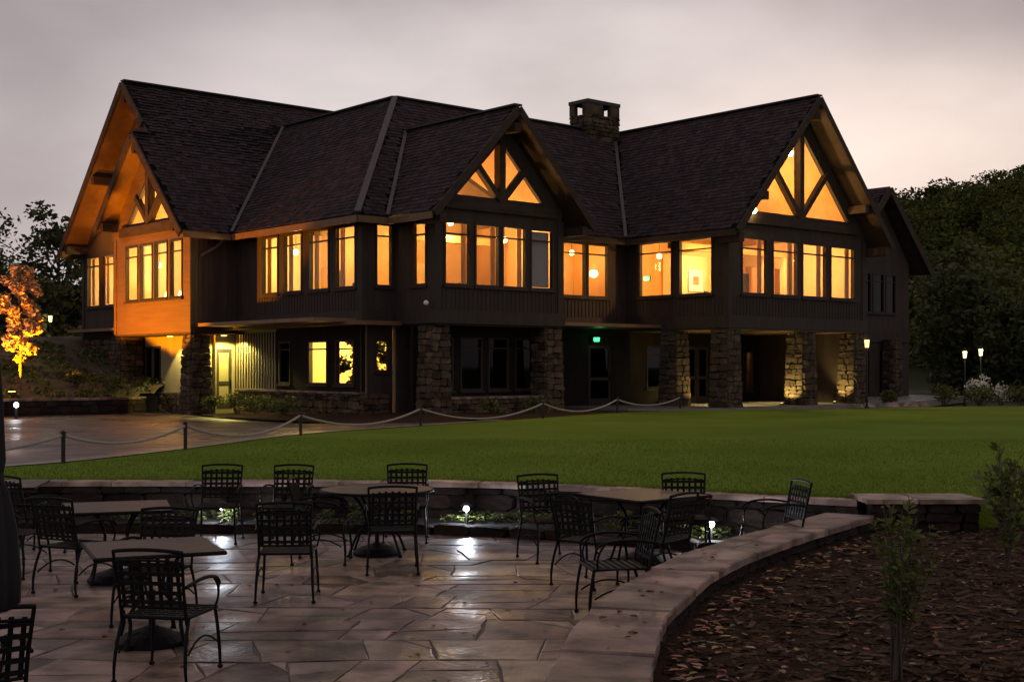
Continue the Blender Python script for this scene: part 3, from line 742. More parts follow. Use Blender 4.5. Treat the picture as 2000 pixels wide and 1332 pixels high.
# ---------------- roofs
shingle_rows = {}
def slope(pts, thick=.2, name='roof', sh=True, seed=0):
    under = 'timber' if seed in (1, 2, 5, 6, 12, 13) else 'soffit_wood'
    P = [Vector(p) for p in pts]
    n = Vector((0, 0, 0))
    for i in range(len(P)): n += P[i].cross(P[(i + 1) % len(P)])
    n.normalize()
    if n.z < 0: P.reverse(); n = -n
    m = MB(); m.prism(P, -n * thick, 0, 1, 2); m.f[-len(P) - 2] = m.f[-len(P) - 2]
    r = m.build(name, ['shingle', under, 'roof_edge'], lodge)
    if not sh: return r
    e_ = Vector((0, 0, 1)).cross(n).normalized(); s_ = n.cross(e_).normalized(); o = P[0]
    if s_.z < 0: s_ = -s_
    q = [((p - o).dot(e_), (p - o).dot(s_)) for p in P]
    x0, x1 = min(a for a, b in q), max(a for a, b in q); y0, y1 = min(b for a, b in q), max(b for a, b in q)
    rs = random.Random(seed + 77); m = MB(); ex = .20; yy = y0
    while yy < y1:
        x = x0 - rs.uniform(0, .3)
        while x < x1:
            w = rs.choice([.16, .22, .28, .34]); cx, cy = x + w / 2, yy + ex / 2
            if inpoly(cx, cy, q) and (inpoly(x + .02, cy, q) and inpoly(x + w - .02, cy, q)):
                h0 = .032 + rs.uniform(-.008, .012); dy = rs.uniform(-.018, .018); k = rs.choice([.74, .86, .96, 1.05, 1.15, 1.3]); t = (k * rs.uniform(.95, 1.08), k, k * rs.uniform(.96, 1.1))
                a = o + e_ * (x + .006) + s_ * (yy + dy); b = o + e_ * (x + w - .006) + s_ * (yy + dy); up = s_ * (ex + .02)
                m.add([a + n * .002, b + n * .002, b + n * h0, a + n * h0, b + up + n * .012, a + up + n * .012], [(0, 1, 2, 3), (3, 2, 4, 5)], 0, t)
            x += w
        yy += ex
    m.build('shingles', 'shingle', r, kind='stuff', tint=True)
    return r
def cap(a, b, name, mt, w=.3, h=.06, lift=.05, parent=None):
    a, b = Vector(a), Vector(b); a.z += lift; b.z += lift
    return part(name, mt, lambda m: m.bar(a, b, w, h), parent=parent)
E_W = 4.6
slope([(-.6, -.9, ZE), (4.3, -.9, ZR), (4.3, 10, ZR), (-.6, E_W, ZE)], seed=1)                     # right wing, left slope
slope([(9.2, -.9, ZE), (4.3, -.9, ZR), (4.3, 10, ZR), (9.2, 10, ZE)], seed=2)                      # right wing, right slope
slope([(-13.1, E_W, ZE), (-11.89, E_W, ZE), (-8.34, 8.40, MR), (-4.79, E_W, ZE), (-.6, E_W, ZE), (4.3, 10, ZR), (-7.7, 10, ZR)], seed=3)   # main slope
slope([(-13.1, E_W, ZE), (-7.7, 10, ZR), (-7.7, 18.22, ZR), (-13.1, 12.9, ZE)], seed=4)            # corner block, drive side
slope([(-11.89, 2.1, ZE), (-8.34, 2.1, MR), (-8.34, 8.40, MR), (-11.89, E_W, ZE)], seed=5)         # middle gable
slope([(-4.79, 2.1, ZE), (-8.34, 2.1, MR), (-8.34, 8.40, MR), (-4.79, E_W, ZE)], seed=6)
slope([(-15.15, 12.9, ZE), (-13.1, 12.9, ZE), (-7.7, 18.22, ZR), (-2, 18.22, ZR), (-2, 19.5, 13.62), (-14.42, 19.5, 13.62), (-14.42, 17.0, 11.14), (-15.15, 17.0, 11.14)], seed=7)
slope([(-14.42, 19.5, 13.62), (-2, 19.5, 13.62), (-2, 26.1, 7.0), (-14.42, 26.1, 7.0)], seed=8, sh=False)
slope([(-15.15, 17.0, 11.14), (-13.47, 17.0, 11.14), (-13.47, 20.45, 7.72), (-15.15, 20.45, 7.72)], seed=9, sh=False)
slope([(-7.7, 10, ZR), (16, 10, ZR), (16, 15.4, ZE), (-7.7, 15.4, ZE)], sh=False)                  # rear slopes
slope([(-7.7, 10, ZR), (-7.7, 18.2, ZR), (-2.4, 18.2, ZE), (-2.4, 10, ZE)], sh=False)
slope([(9.25, 6.6, ZE), (15.4, 6.6, ZE), (15.4, 10, 11.0), (9.25, 10, 11.0)], sh=False)
# ridge caps and valley flashings
for a, b in (((4.3, -.9, ZR), (4.3, 10, ZR)), ((-7.7, 10, ZR), (4.3, 10, ZR)), ((-8.34, 2.1, MR), (-8.34, 8.3, MR)), ((-14.42, 19.5, 13.62), (-2, 19.5, 13.62)), ((-7.7, 10, ZR), (-7.7, 18, ZR)), ((-15.15, 17, 11.14), (-14.45, 17, 11.14))):
    cap(a, b, 'ridge_cap', 'roof_edge', .34, .06, .04)
cap((-13.1, E_W, ZE), (-7.7, 10, ZR), 'hip_cap', 'flashing', .22, .07, .06)
for a, b in (((-13.1, 12.9, ZE), (-7.75, 18.17, ZR - .05)), ((-11.89, E_W, ZE), (-8.38, 8.36, MR - .04)), ((-.6, E_W, ZE), (4.2, 9.9, ZR - .1))):
    cap(a, b, 'valley_flashing', 'flashing', .13, .04, .07)
# barge boards and eave fascias
def barge(a, b, d=.34, t=.07, mt='timber'):
    a, b = Vector(a), Vector(b); dn = Vector((0, 0, -d * .5)); part('barge_board', mt, lambda m: m.bar(a + dn, b + dn, t, d))
for u0, u1, w, z0, z1 in ((-.6, 4.3, -.94, ZE, ZR), (9.2, 4.3, -.94, ZE, ZR), (-11.89, -8.34, 2.06, ZE, MR), (-4.79, -8.34, 2.06, ZE, MR)): barge((u0, w, z0), (u1, w, z1 + .02), .25)
for w0, w1, u, z0, z1 in ((12.9, 17.0, -15.19, ZE, 11.14), (20.45, 17.0, -15.19, 7.72, 11.14), (17.6, 19.5, -14.46, 11.75, 13.62), (26.1, 19.5, -14.46, 7.0, 13.62)): barge((u, w0, z0), (u, w1, z1 + .02), .3)
def fascia(a, b, h=.22, dz=-.16, mt='soffit_wood'):
    a, b = Vector(a) + Vector((0, 0, dz)), Vector(b) + Vector((0, 0, dz)); part('fascia', mt, lambda m: m.bar(a, b, .05, h))
fascia((-13.13, E_W, ZE), (-13.13, 12.8, ZE)); fascia((-13.1, E_W - .03, ZE), (-11.95, E_W - .03, ZE)); fascia((-11.92, 2.15, ZE), (-11.92, E_W, ZE)); fascia((-.63, -.85, ZE), (-.63, E_W, ZE), mt='timber'); fascia((-4.75, E_W - .03, ZE), (-.65, E_W - .03, ZE), mt='timber'); fascia((-15.1, 12.87, ZE), (-13.15, 12.87, ZE))
# level soffits closing the eaves
part('soffit', 'soffit_wood', lambda m: m.box(-13.08, -12.4, 5.0, 13.0, 6.86, 6.88)); part('soffit', 'timber', lambda m: m.box(-.56, .1, -.2, 5.0, 6.86, 6.88))
# lookout beams under the verges
for w, z in ((19.5, 13.2), (22.5, 10.2), (25.3, 7.45)): part('lookout_beam', 'timber', lambda m: m.box(-14.40, -13.3, w - .14, w + .14, z - .42, z - .1))
for w, z in ((17.0, 10.75), (19.9, 7.95), (13.75, 7.5)): part('lookout_beam', 'timber', lambda m: m.box(-15.12, -14.3, w - .13, w + .13, z - .42, z - .1))
for u, z in ((4.3, 11.9), (8.9, 6.98), (-.3, 6.98), (1.1, 8.6), (7.5, 8.6)): part('lookout_beam', 'timber', lambda m: m.box(u - .13, u + .13, -.87, .1, z - .42, z - .1))
for u, z in ((-8.34, 10.35), (-11.5, 7.1), (-5.2, 7.1)): part('lookout_beam', 'timber', lambda m: m.box(u - .13, u + .13, 2.13, 3.1, z - .42, z - .12))

# ---------------- second gable behind the right wing
f2 = FW(6.5)
r2w = [(17.9, 18.9), (19.05, 20.05), (20.2, 21.1)]
wall(f2, 15.9, 22.3, .5, 7.3, [(a, b, 4.75, 6.75) for a, b in r2w] + [(17.6, 18.8, .6, 2.9), (19.6, 21.2, .6, 2.9)], mt=('siding',))
for a, b in r2w: window(f2, a, b, 4.75, 6.75, gl='glass_dark')
for a, b in ((17.6, 18.8), (19.6, 21.2)): window(f2, a, b, .6, 2.9, gl='glass_dark', sill=False)
part('wall', ['siding'], lambda m: m.box(16.2, 22.2, 7.4, 7.5, .5, 7.2)); part('wall', ['siding'], lambda m: m.box(22.12, 22.3, 6.7, 14, .5, 7.4)); part('wall', ['siding'], lambda m: m.box(8.63, 16.2, 7.2, 7.4, .5, 8.0))
part('gable_wall', ['siding'], lambda m: f2.poly(m, [(15.9, 7.302), (22.3, 7.302), (19.5, 10.75), (16.6, 7.6)], 0, -.15))
part('rim_beam', 'trim', lambda m: f2.bx(m, 15.9, 22.35, .06, .002, 3.3, 3.9))
slope([(15.6, 5.8, 6.95), (19.5, 5.8, 11.03), (19.5, 12, 11.03), (15.6, 12, 6.95)], seed=12)
slope([(23.4, 5.8, 6.95), (19.5, 5.8, 11.03), (19.5, 12, 11.03), (23.4, 12, 6.95)], seed=13)
barge((15.6, 5.76, 6.95), (19.5, 5.76, 11.05)); barge((23.4, 5.76, 6.95), (19.5, 5.76, 11.05))

# ---------------- ground storey: recessed walls
fg = FW(5.2)
wall(fg, -5.5, 8.43, .5, FL, [(-2.02, -.8, .6, 2.9), (-4.6, -3.4, 1.3, 2.9), (9.3, 9.4, 1, 1.1), (1.2, 2.6, 1.2, 2.9), (3.6, 5.0, .6, 2.9), (5.6, 7.0, 1.2, 2.9), (7.45, 7.95, 1.0, 2.75)], mt=('siding_shaded',))
for a, b, z0 in ((-4.6, -3.4, 1.3), (1.2, 2.6, 1.2), (5.6, 7.0, 1.2)): window(fg, a, b, z0, 2.9, gl='glass_dark')
window(fg, 7.45, 7.95, 1.0, 2.75, transom=0, label='slim lit window beside the porch door')
def door(face, a0, a1, z0, z1, mt='trim', gl='glass_dark', o=0., lab=None):
    m = MB(); face.bx(m, a0, a0 + .12, o - .02, o - .09, z0, z1); face.bx(m, a1 - .12, a1, o - .02, o - .09, z0, z1); face.bx(m, a0 + .12, a1 - .12, o - .02, o - .09, z1 - .12, z1); face.bx(m, a0 + .12, a1 - .12, o - .02, o - .09, z0, z0 + .25); face.bx(m, a0 + .12, a1 - .12, o - .02, o - .09, z0 + .95, z0 + 1.07)
    dd = m.build('door', mt, lodge)
    if lab: dd['label'] = lab
    part('pane', gl, lambda q: (face.bx(q, a0 + .12, a1 - .12, o - .05, o - .06, z0 + .25, z0 + .95), face.bx(q, a0 + .12, a1 - .12, o - .05, o - .06, z0 + 1.07, z1 - .12)), parent=dd)
    part('handle', 'metal_dark', lambda q: face.bx(q, a1 - .1, a1 - .05, o + .05, o - .02, z0 + .95, z0 + 1.12), parent=dd)
    return dd
door(fg, -2.02, -.8, .6, 2.9); door(fg, 3.6, 4.28, .6, 2.9); door(fg, 4.32, 5.0, .6, 2.9)
part('wall', ['dark_cloth'], lambda m: m.box(-5.4, 7.1, 6.6, 6.7, .5, 3.4)); part('wall', ['interior_wall'], lambda m: m.box(7.2, 8.4, 6.6, 6.7, .5, 3.4)); part('wall', ['interior_wall'], lambda m: m.box(7.15, 7.2, 5.4, 6.7, .5, 3.4))
lamp('hall_light', 'POINT', (7.8, 6.1, 2.6), 16, (1, .62, .25), lodge, .15)
# middle gable, ground storey: glazed wall behind a low stone parapet
fm2 = FW(4.4); lw = [(-10.3, -9.3), (-9.0, -8.0), (-7.75, -6.8), (-6.5, -5.6)]
wall(fm2, -11.0, -5.3, .5, FL, [(a, b, 1.25, 3.1) for a, b in lw], mt=('siding_shaded',))
for a, b in lw: window(fm2, a, b, 1.25, 3.1, gl='glass_dark')
part('wall', ['dark_cloth'], lambda m: m.box(-11, -5.5, 5.3, 5.4, .5, 3.4))
part('floor_deck', ['trim'], lambda m: m.box(-11.1, -5.5, 3.05, 5.2, 3.44, 3.498))
# corner block, ground storey
fk2 = FU(-12.2); lk = [(6.1, 7.27), (7.76, 8.98), (10.2, 11.0)]
wall(fk2, 5.6, 11.2, .3, FL, [(a, b, 1.45, 3.0) for a, b in lk[:2]] + [(10.2, 11.0, 1.45, 3.0)], mt=('siding_shaded', 'interior_cream')); wall(fk2, 11.2, 14.4, .3, FL, mt=('board_pale',))
for i, (a, b) in enumerate(lk): window(fk2, a, b, 1.45, 3.0, gl='glass' if i < 2 else 'glass_dark')
fh2 = FW(5.6); wall(fh2, -12.2, -11.0, .3, FL, [(-11.72, -11.1, 1.9, 3.0)]); window(fh2, -11.72, -11.1, 1.9, 3.0)
part('wall', ['interior_cream'], lambda m: m.box(-8.9, -8.8, 5.6, 9.6, .3, 3.5)); part('wall', ['interior_cream'], lambda m: m.box(-12.0, -8.9, 9.5, 9.6, .3, 3.5)); part('floor_deck', ['interior_floor'], lambda m: m.box(-12.0, -8.9, 5.8, 9.5, .5, .6))
part('wall', ['interior_cream'], lambda m: m.box(-10.95, -8.9, 5.62, 5.72, .3, 3.5)); part('ceiling', ['interior_cream'], lambda m: m.box(-12.0, -8.9, 5.8, 9.5, 3.40, 3.43))
lamp('kitchen_light', 'POINT', (-10.4, 7.4, 3.0), 1000, (1, .78, .20), lodge, .2)
# under the left wing: recessed entry
fe = FU(-13.2); wall(fe, 14.5, 20.0, .2, 3.29, [(18.55, 19.2, 1.0, 2.9), (19.3, 19.95, 1.0, 2.9)], mt=('board_pale',))
for a, b in ((18.55, 19.2), (19.3, 19.95)): window(fe, a, b, 1.0, 2.9, gl='glass_dark', transom=0)
part('wall', ['dark_cloth'], lambda m: m.box(-12.6, -12.5, 18.3, 20.2, .2, 3.2))
fd = FW(14.3); wall(fd, -13.02, -12.2, .2, 3.29, [(-12.98, -12.32, .45, 2.75)], mt=('board_pale',))
door(fd, -12.98, -12.32, .45, 2.75, 'trim', 'door_paint')
fd2 = FW(13.52)
fk3 = FU(-12.23)
battens(FU(-12.215), 11.2, 14.2, 1.25, 3.35, .2)
part('stone_plinth', 'mortar', lambda m: m.box(-12.4, -12.215, 9.4, 13.6, .2, 1.16)); part('stone_plinth', 'mortar', lambda m: m.box(-12.40, -12.215, 5.5, 9.39, .2, 1.16)); part('plinth_cap', 'coping', lambda m: m.box(-12.5, -12.21, 5.4, 13.6, 1.165, 1.23))
part('stone_plinth', 'coping', lambda m: m.box(-13.36, -13.205, 14.45, 18.45, .15, 1.0)); part('plinth_cap', 'coping', lambda m: m.box(-13.42, -13.2, 14.4, 18.5, 1.003, 1.07))
part('parapet', 'mortar', lambda m: m.box(-10.4, -6.3, 3.1, 3.4, .4, 1.0)); part('plinth_cap', 'coping', lambda m: m.box(-10.45, -6.25, 3.03, 3.47, 1.003, 1.08))
# lower left stone wall of the left wing
part('stone_wall', 'mortar', lambda m: m.box(-13.55, -13.22, 20.02, 25.75, .2, 3.28))
part('stone_wall', 'mortar', lambda m: m.box(-14.25, -13.6, 20.02, 20.9, .2, 3.28))

# stones: single pieces on the four nearest columns, joined elsewhere
random.seed(40)
def stone_face(parent, face, a0, a1, z0, z1, o, taper=(0, 0), single=False, mb=None, lo=.22, hi=.44, ch=.205):
    """courses of stones on a wall plane; taper = inward lean of the two ends and of the face at the top"""
    z = z0
    while z < z1 - .06:
        h = min(ch * rnd(.7, 1.4), z1 - z); t = (z + h / 2 - z0) / max(z1 - z0, .1); s0, s1 = a0 + taper[0] * t, a1 - taper[0] * t; a = s0
        while a < s1 - .04:
            w = rnd(lo, hi)
            if s1 - a - w < .15: w = s1 - a
            p = face.at(a + w / 2, o - taper[1] * t, z + h / 2); rz = math.atan2(face.n.y, face.n.x) + math.pi / 2; sc = Vector((w * .97, .16 * rnd(.9, 1.3), h * .97))
            me = random.choice(LUMP_F)
            if single:
                ob = link('stone', me, parent, loc=p, rz=rz); ob.scale = sc
            else:
                M = Matrix.Translation(p) @ Matrix.Rotation(rz, 4, 'Z'); kk = rnd(.5, 1.4); tt = (kk * rnd(.95, 1.08), kk, kk * rnd(.9, 1.02))
                mb.add([M @ Vector((v.co.x * sc.x, v.co.y * sc.y, v.co.z * sc.z)) for v in me.vertices], [tuple(q.vertices) for q in me.polygons], 0, tt)
            a += w
        z += h
def column(u, w, b=.58, t=.44, z0=.35, z1=3.44, single=False):
    k = MB(); v = [(sx * s_ - (0), sy * s_, z) for z, s_ in ((z0, b - .06), (z1, t - .06)) for sx, sy in ((-1, -1), (1, -1), (1, 1), (-1, 1))]
    k.add(v, [(3, 2, 1, 0), (4, 5, 6, 7), (0, 1, 5, 4), (1, 2, 6, 5), (2, 3, 7, 6), (3, 0, 4, 7)])
    c = k.build('stone_column', 'mortar', lodge, loc=(u, w, 0))
    mb = MB(); fw_, fu_ = Face(0, -b, (1, 0), (0, -1)), Face(-b, 0, (0, 1), (-1, 0)); tp = (b - t, b - t)
    fu2, fw2 = Face(b, 0, (0, 1), (1, 0)), Face(0, b, (1, 0), (0, 1))
    stone_face(c, fw_, -b, b, z0, z1, -.02, tp, single, mb); stone_face(c, fu_, -b, b, z0, z1, -.02, tp, single, mb)
    mb2 = mb if not single else MB()
    stone_face(c, fu2, -b, b, z0, z1, -.02, tp, False, mb2); stone_face(c, fw2, -b, b, z0, z1, -.02, tp, False, mb2)
    mb2.build('stones', 'fieldstone_plain', c, kind='stuff', tint=True)
    return c
column(.32, .40, .43, .35, single=True); column(4.95, .45, .45, .37, single=True); column(8.42, .45, .43, .36, single=True); column(.42, 3.0, .43, .35, single=True)
column(-10.85, 3.45, .42, .34); column(-5.85, 3.4, .42, .35); column(-14.0, 13.96, .45, .34, z0=.1, z1=3.28); column(20.0, 6.0, .36, .3)
def clad(face, a0, a1, z0, z1, o=0., **k):
    mb = MB(); stone_face(None, face, a0, a1, z0, z1, o, mb=mb, **k); return mb.build('stones', 'fieldstone_plain', lodge, kind='stuff', tint=True)
clad(FU(-12.4), 5.5, 13.6, .25, 1.16, -.02); clad(FW(3.1), -10.4, -6.3, .42, 1.0, -.02); clad(FW(5.5), -12.4, -11.2, .25, 1.16, .0)
clad(FU(-13.55), 20.05, 25.75, .2, 3.28, -.02); clad(FU(-14.25), 20.05, 20.9, .2, 3.28, -.02); clad(FW(20.02), -14.25, -13.3, .2, 3.28, -.01)
clad(FU(-13.36), 14.45, 18.45, .15, 1.0, -.02)

# ---------------- chimney
ch = part('chimney', 'mortar', lambda m: m.box(2.16, 4.05, 9.53, 10.62, 9.8, 12.98))
mb = MB()
stone_face(None, FW(9.53), 2.13, 4.08, 10.8, 12.98, -.02, mb=mb); stone_face(None, FU(2.16), 9.5, 10.65, 11.2, 12.98, -.02, mb=mb)
mb.build('stones', 'fieldstone_plain', ch, kind='stuff', tint=True)
def chpost(m):
    for a in ((2.13, 3.05, 9.5, 9.68), (3.5, 4.08, 9.5, 9.68), (2.13, 2.3, 9.69, 9.85), (2.13, 2.3, 10.3, 10.65), (3.9, 4.08, 9.69, 9.8), (3.9, 4.08, 10.45, 10.65), (3.05, 3.89, 10.5, 10.65)): m.box(*a, 12.99, 13.46)
part('flue_pier', 'fieldstone_plain', chpost, parent=ch, tint=True); part('chimney_cap', 'roof_edge', lambda m: m.box(2.10, 4.11, 9.47, 10.68, 13.465, 13.62), parent=ch)

# ---------------- inside the upper floor: back walls, ceilings come from the roof, warm lamps
part('interior_partition', ['interior_wood'], lambda m: FW(7.5).poly(m, [(.19, 3.69), (8.43, 3.69), (8.43, 7.4), (4.3, 12.0), (.19, 7.5)], 0, -.1))
part('interior_partition', ['interior_cream'], lambda m: m.box(4.6, 4.75, 3.6, 7.4, 3.69, 6.9)); part('interior_partition', ['interior_wood'], lambda m: m.box(4.6, 8.43, 3.5, 3.6, 3.69, 6.2))
part('interior_partition', ['interior_wall'], lambda m: FW(8.0).poly(m, [(-11.4, 3.6), (-.1, 3.6), (-.1, 7.5), (-1.5, 9.9), (-10.0, 9.6), (-11.4, 8.2)], 0, -.1))
part('interior_partition', ['interior_wood'], lambda m: m.box(-5.45, -5.35, 5.4, 8, 3.6, 7.3)); part('interior_partition', ['interior_wood'], lambda m: m.box(-.17, -.02, 5.21, 8, 3.6, 7.3))
part('ceiling', ['interior_cream'], lambda m: m.box(-5.34, -.18, 5.4, 7.99, 7.2, 7.25))
part('interior_partition', ['interior_wall'], lambda m: m.box(-8.9, -8.8, 8.1, 13.4, 3.69, 10.2)); part('interior_partition', ['interior_cream'], lambda m: m.box(-12.3, -8.8, 13.3, 13.45, 3.69, 7.25))
part('interior_partition', ['interior_wall'], lambda m: FU(-10.3).poly(m, [(13.7, 3.69), (25.4, 3.69), (25.4, 7.0), (19.5, 13.0), (13.7, 7.5)], 0, -.1))
part('interior_partition', ['interior_cream'], lambda m: m.box(-13.3, -10.4, 20.0, 20.15, 3.69, 9.5))
def ceil(p): 
    return part('pine_ceiling', ['interior_wood'], lambda m: m.prism(p, (0, 0, -.03)))
ceil([(.2, .2, 7.5), (4.3, .2, 11.9), (4.3, 7.4, 11.9), (.2, 7.4, 7.5)]); ceil([(8.42, .2, 7.45), (4.3, .2, 11.9), (4.3, 7.4, 11.9), (8.42, 7.4, 7.45)])
ceil([(-11.0, 3.2, 7.6), (-8.34, 3.2, 10.35), (-8.34, 7.6, 10.35), (-11.0, 4.9, 7.6)]); ceil([(-5.7, 3.2, 7.6), (-8.34, 3.2, 10.35), (-8.34, 7.6, 10.35), (-5.7, 4.9, 7.6)])
ceil([(-14.25, 13.75, 7.3), (-10.4, 13.75, 7.3), (-10.4, 17, 10.55), (-14.25, 17, 10.55)]); ceil([(-14.25, 17, 10.55), (-10.4, 17, 10.55), (-10.4, 19.85, 7.6), (-14.25, 19.85, 7.6)])
part('wall_lining', ['interior_cream'], lambda m: m.box(8.40, 8.435, .2, 7.4, 3.69, 7.4)); part('wall_lining', ['interior_cream'], lambda m: m.box(-5.72, -5.685, 3.2, 5.2, 3.69, 7.4)); part('wall_lining', ['interior_cream'], lambda m: m.box(-14.2, -12.4, 13.685, 13.72, 3.69, 7.2))
WARM = (1, .58, .18)
GOLD = (1, .66, .20)
for p, e_, c in (((1.6, 1.9, 6.3), 150, WARM), ((6.6, 1.9, 6.4), 70, WARM), ((2.4, 5.6, 6.6), 170, WARM), ((4.3, 2.2, 8.6), 330, WARM), ((-10.0, 4.6, 6.9), 90, WARM), ((-8.3, 5.8, 7.2), 130, WARM), ((-6.8, 4.6, 6.6), 80, WARM),
              ((-3.6, 6.8, 6.6), 70, WARM), ((-1.4, 6.8, 6.6), 70, WARM), ((-11.3, 6.6, 6.5), 80, GOLD), ((-10.3, 9.0, 6.6), 130, GOLD), ((-11.0, 11.8, 6.4), 110, GOLD), ((-13.2, 15.0, 6.4), 90, GOLD), ((-12.9, 17.0, 8.1), 190, GOLD), ((-13.2, 18.7, 6.2), 70, GOLD), ((-12.0, 23.6, 6.3), 170, GOLD)):
    g = part('pendant_lamp', ['bulb_soft', 'metal_dark'], lambda m: (m.sphere((0, 0, -.0), .11, 10, 6), m.tube([(0, 0, .1), (0, 0, .9)], .012, 5, 1)), loc=p) if p[2] < 8 else None
    lamp('room_light', 'POINT', (p[0], p[1], p[2] - .3), e_ * (3.0 if p[0] > 0 or p[2] > 7 else 2.9 if p[0] < -5.5 else 2.4), c, lodge, .18)

# inner doorways, posts and shelves seen through the windows
for u0, u1, z1, mt_ in ((5.0, 5.5, 5.9, 'dark_cloth'), (6.4, 6.9, 5.9, 'dark_cloth'), (7.3, 7.9, 5.2, 'picture_art')): part('inner_door', [mt_], lambda m: m.box(u0, u1, 3.46, 3.497, 3.7, z1))
for u0 in (2.75, 5.75, 7.1): part('inner_post', ['interior_cream'], lambda m: m.box(u0, u0 + .2, 2.9, 3.1, 3.69, 6.6))
part('inner_beam', ['interior_wood'], lambda m: m.box(.2, 8.42, 2.85, 3.15, 6.6, 6.85)); part('inner_beam', ['interior_wood'], lambda m: m.box(-10.95, -5.7, 5.9, 6.1, 6.5, 6.75))
for u0 in (-10.2, -8.9, -7.3): part('inner_post', ['interior_wood'], lambda m: m.box(u0, u0 + .22, 5.9, 6.1, 3.69, 6.5))
for u0, u1, z0, z1, mt_ in ((-10.9, -9.6, 3.7, 4.9, 'interior_floor'), (-8.4, -7.5, 3.7, 5.9, 'interior_cream'), (-3.1, -2.4, 3.7, 5.9, 'dark_cloth'), (-1.9, -1.0, 4.6, 5.6, 'picture_art')): part('inner_panel', [mt_], lambda m: m.box(u0, u1, 7.93, 7.997, z0, z1))
for w0, w1, z0, z1, mt_ in ((8.5, 9.4, 3.7, 5.9, 'interior_floor'), (11.2, 12.4, 4.7, 5.8, 'dark_cloth'), (12.6, 13.2, 3.7, 6.0, 'interior_wood')): part('inner_panel', [mt_], lambda m: m.box(-8.97, -8.903, w0, w1, z0, z1))
for w0, w1, z0, z1, mt_ in ((14.4, 15.6, 3.7, 5.9, 'interior_floor'), (17.3, 19.2, 4.6, 6.2, 'picture_art'), (21.5, 22.6, 3.7, 6.0, 'interior_wood')): part('inner_panel', [mt_], lambda m: m.box(-10.37, -10.303, w0, w1, z0, z1))
# drapes hanging inside the jambs
def drape(face, a0, a1, z0=4.8, z1=6.85, o=-.26):
    n = max(4, int((a1 - a0) / .05)); A = [(a0 + (a1 - a0) * i / n, .03 * math.sin(i * 1.9)) for i in range(n + 1)]; m = MB(); P = []
    for z in (z0, z1):
        for k in (0, -.012):
            P += [face.at(a, o + w_ + k, z) for a, w_ in A]
    q = n + 1
    m.add(P, [(i, i + 1, 2 * q + i + 1, 2 * q + i) for i in range(n)] + [(q + i + 1, q + i, 3 * q + i, 3 * q + i + 1) for i in range(n)]); m.build('drape', 'drape', lodge, smooth=True)
for a, b in bwin: drape(fb, a, a + .26); 
for a, b in swin: drape(fs, a, a + .22); drape(fs, b - .22, b)
for i, (a, b) in enumerate(rwin): drape(fr, b - .30, b); drape(fr, a, a + (.1 if i == 0 else .22))
for a, b in mwin[:3]: drape(fm, a, a + .16); drape(fm, b - .2, b)
for a, b in kwin: drape(fk, b - .24, b)
for a, b in cwin: drape(fc, a, a + .15)
part('wall_lining', ['interior_wall'], lambda m: m.box(-13.3, -10.4, 25.44, 25.485, 3.69, 7.0)); part('wall_lining', ['interior_wall'], lambda m: m.box(-14.2, -13.3, 19.86, 19.895, 3.69, 7.6))
# exit signs, pictures, table lamps, armchairs inside
def exit_sign(p, face, label):
    s_ = thing('exit_sign', label, 'exit sign', bw(*p), TH + (0 if face == 'w' else -math.pi / 2))
    MB().box(-.17, .17, 0, .05, -.11, .11).build('sign_box', 'metal_dark', s_)
    MB().box(-.155, .155, -.008, -.001, -.095, .095).build('sign_face', 'white_paint', s_)
    cu = bpy.data.curves.new('exit_text', 'FONT'); cu.body = 'EXIT'; cu.size = .17; cu.align_x = 'CENTER'; cu.align_y = 'CENTER'; cu.extrude = .004; cu.materials.append(MATS['exit_green'])
    tmp = bpy.data.objects.new('lettering', cu); col.objects.link(tmp); bpy.context.view_layer.update()
    me = bpy.data.meshes.new_from_object(tmp.evaluated_get(bpy.context.evaluated_depsgraph_get())); bpy.data.objects.remove(tmp)
    t_ = link('lettering', me, s_, loc=(0, -.014, 0)); t_.rotation_euler = (R(90), 0, 0)
    lamp('sign_glow', 'POINT', (0, -.22, -.02), 2.0 if p[2] < 4 else 5, (.1, 1, .4), s_, .06)
    return s_
exit_sign((-11.75, 9.75, 6.2), 'u', 'small green lit exit sign seen through the corner block\'s upper windows')
exit_sign((-1.75, 5.05, 3.12), 'w', 'green lit exit sign over the dark ground floor door')
exit_sign((.6, 4.62, 5.55), 'u', 'green exit sign just inside the right wing\'s side window')
pf = thing('picture_frame', 'square white-matted picture lit on the right wing\'s inner wall', 'picture', bw(1.9, 3.2, 5.45), TH)
MB().box(-.42, .42, 0, .04, -.42, .42).build('mat_board', 'white_paint', pf); MB().box(-.17, .17, -.01, -.001, -.17, .17).build('picture', 'picture_art', pf)
part('interior_partition', ['interior_cream'], lambda m: m.box(.9, 2.6, 3.26, 3.36, 3.69, 6.4))
pf = thing('wall_picture', 'dark framed picture on the corner block\'s pale inner wall', 'picture', bw(-8.95, 10.2, 5.4), TH - math.pi / 2)
MB().box(-.35, .35, 0, .04, -.45, .45).build('frame', 'dark_cloth', pf); MB().box(-.27, .27, -.01, -.001, -.37, .37).build('picture', 'picture_art', pf)
def tlamp(p, label, e_=26):
    t_ = thing('table_lamp', label, 'lamp', bw(*p), 0)
    MB().lathe([(.09, 0), (.05, .04), (.03, .1), (.06, .22), (.02, .36)], n=10).build('lamp_base', 'metal_dark', t_)
    MB().lathe([(.17, .36), (.11, .62)], n=12).build('lamp_shade', 'bulb_soft', t_)
    lamp('table_lamp_light', 'POINT', (0, 0, .75), e_, (1, .72, .3), t_, .1)
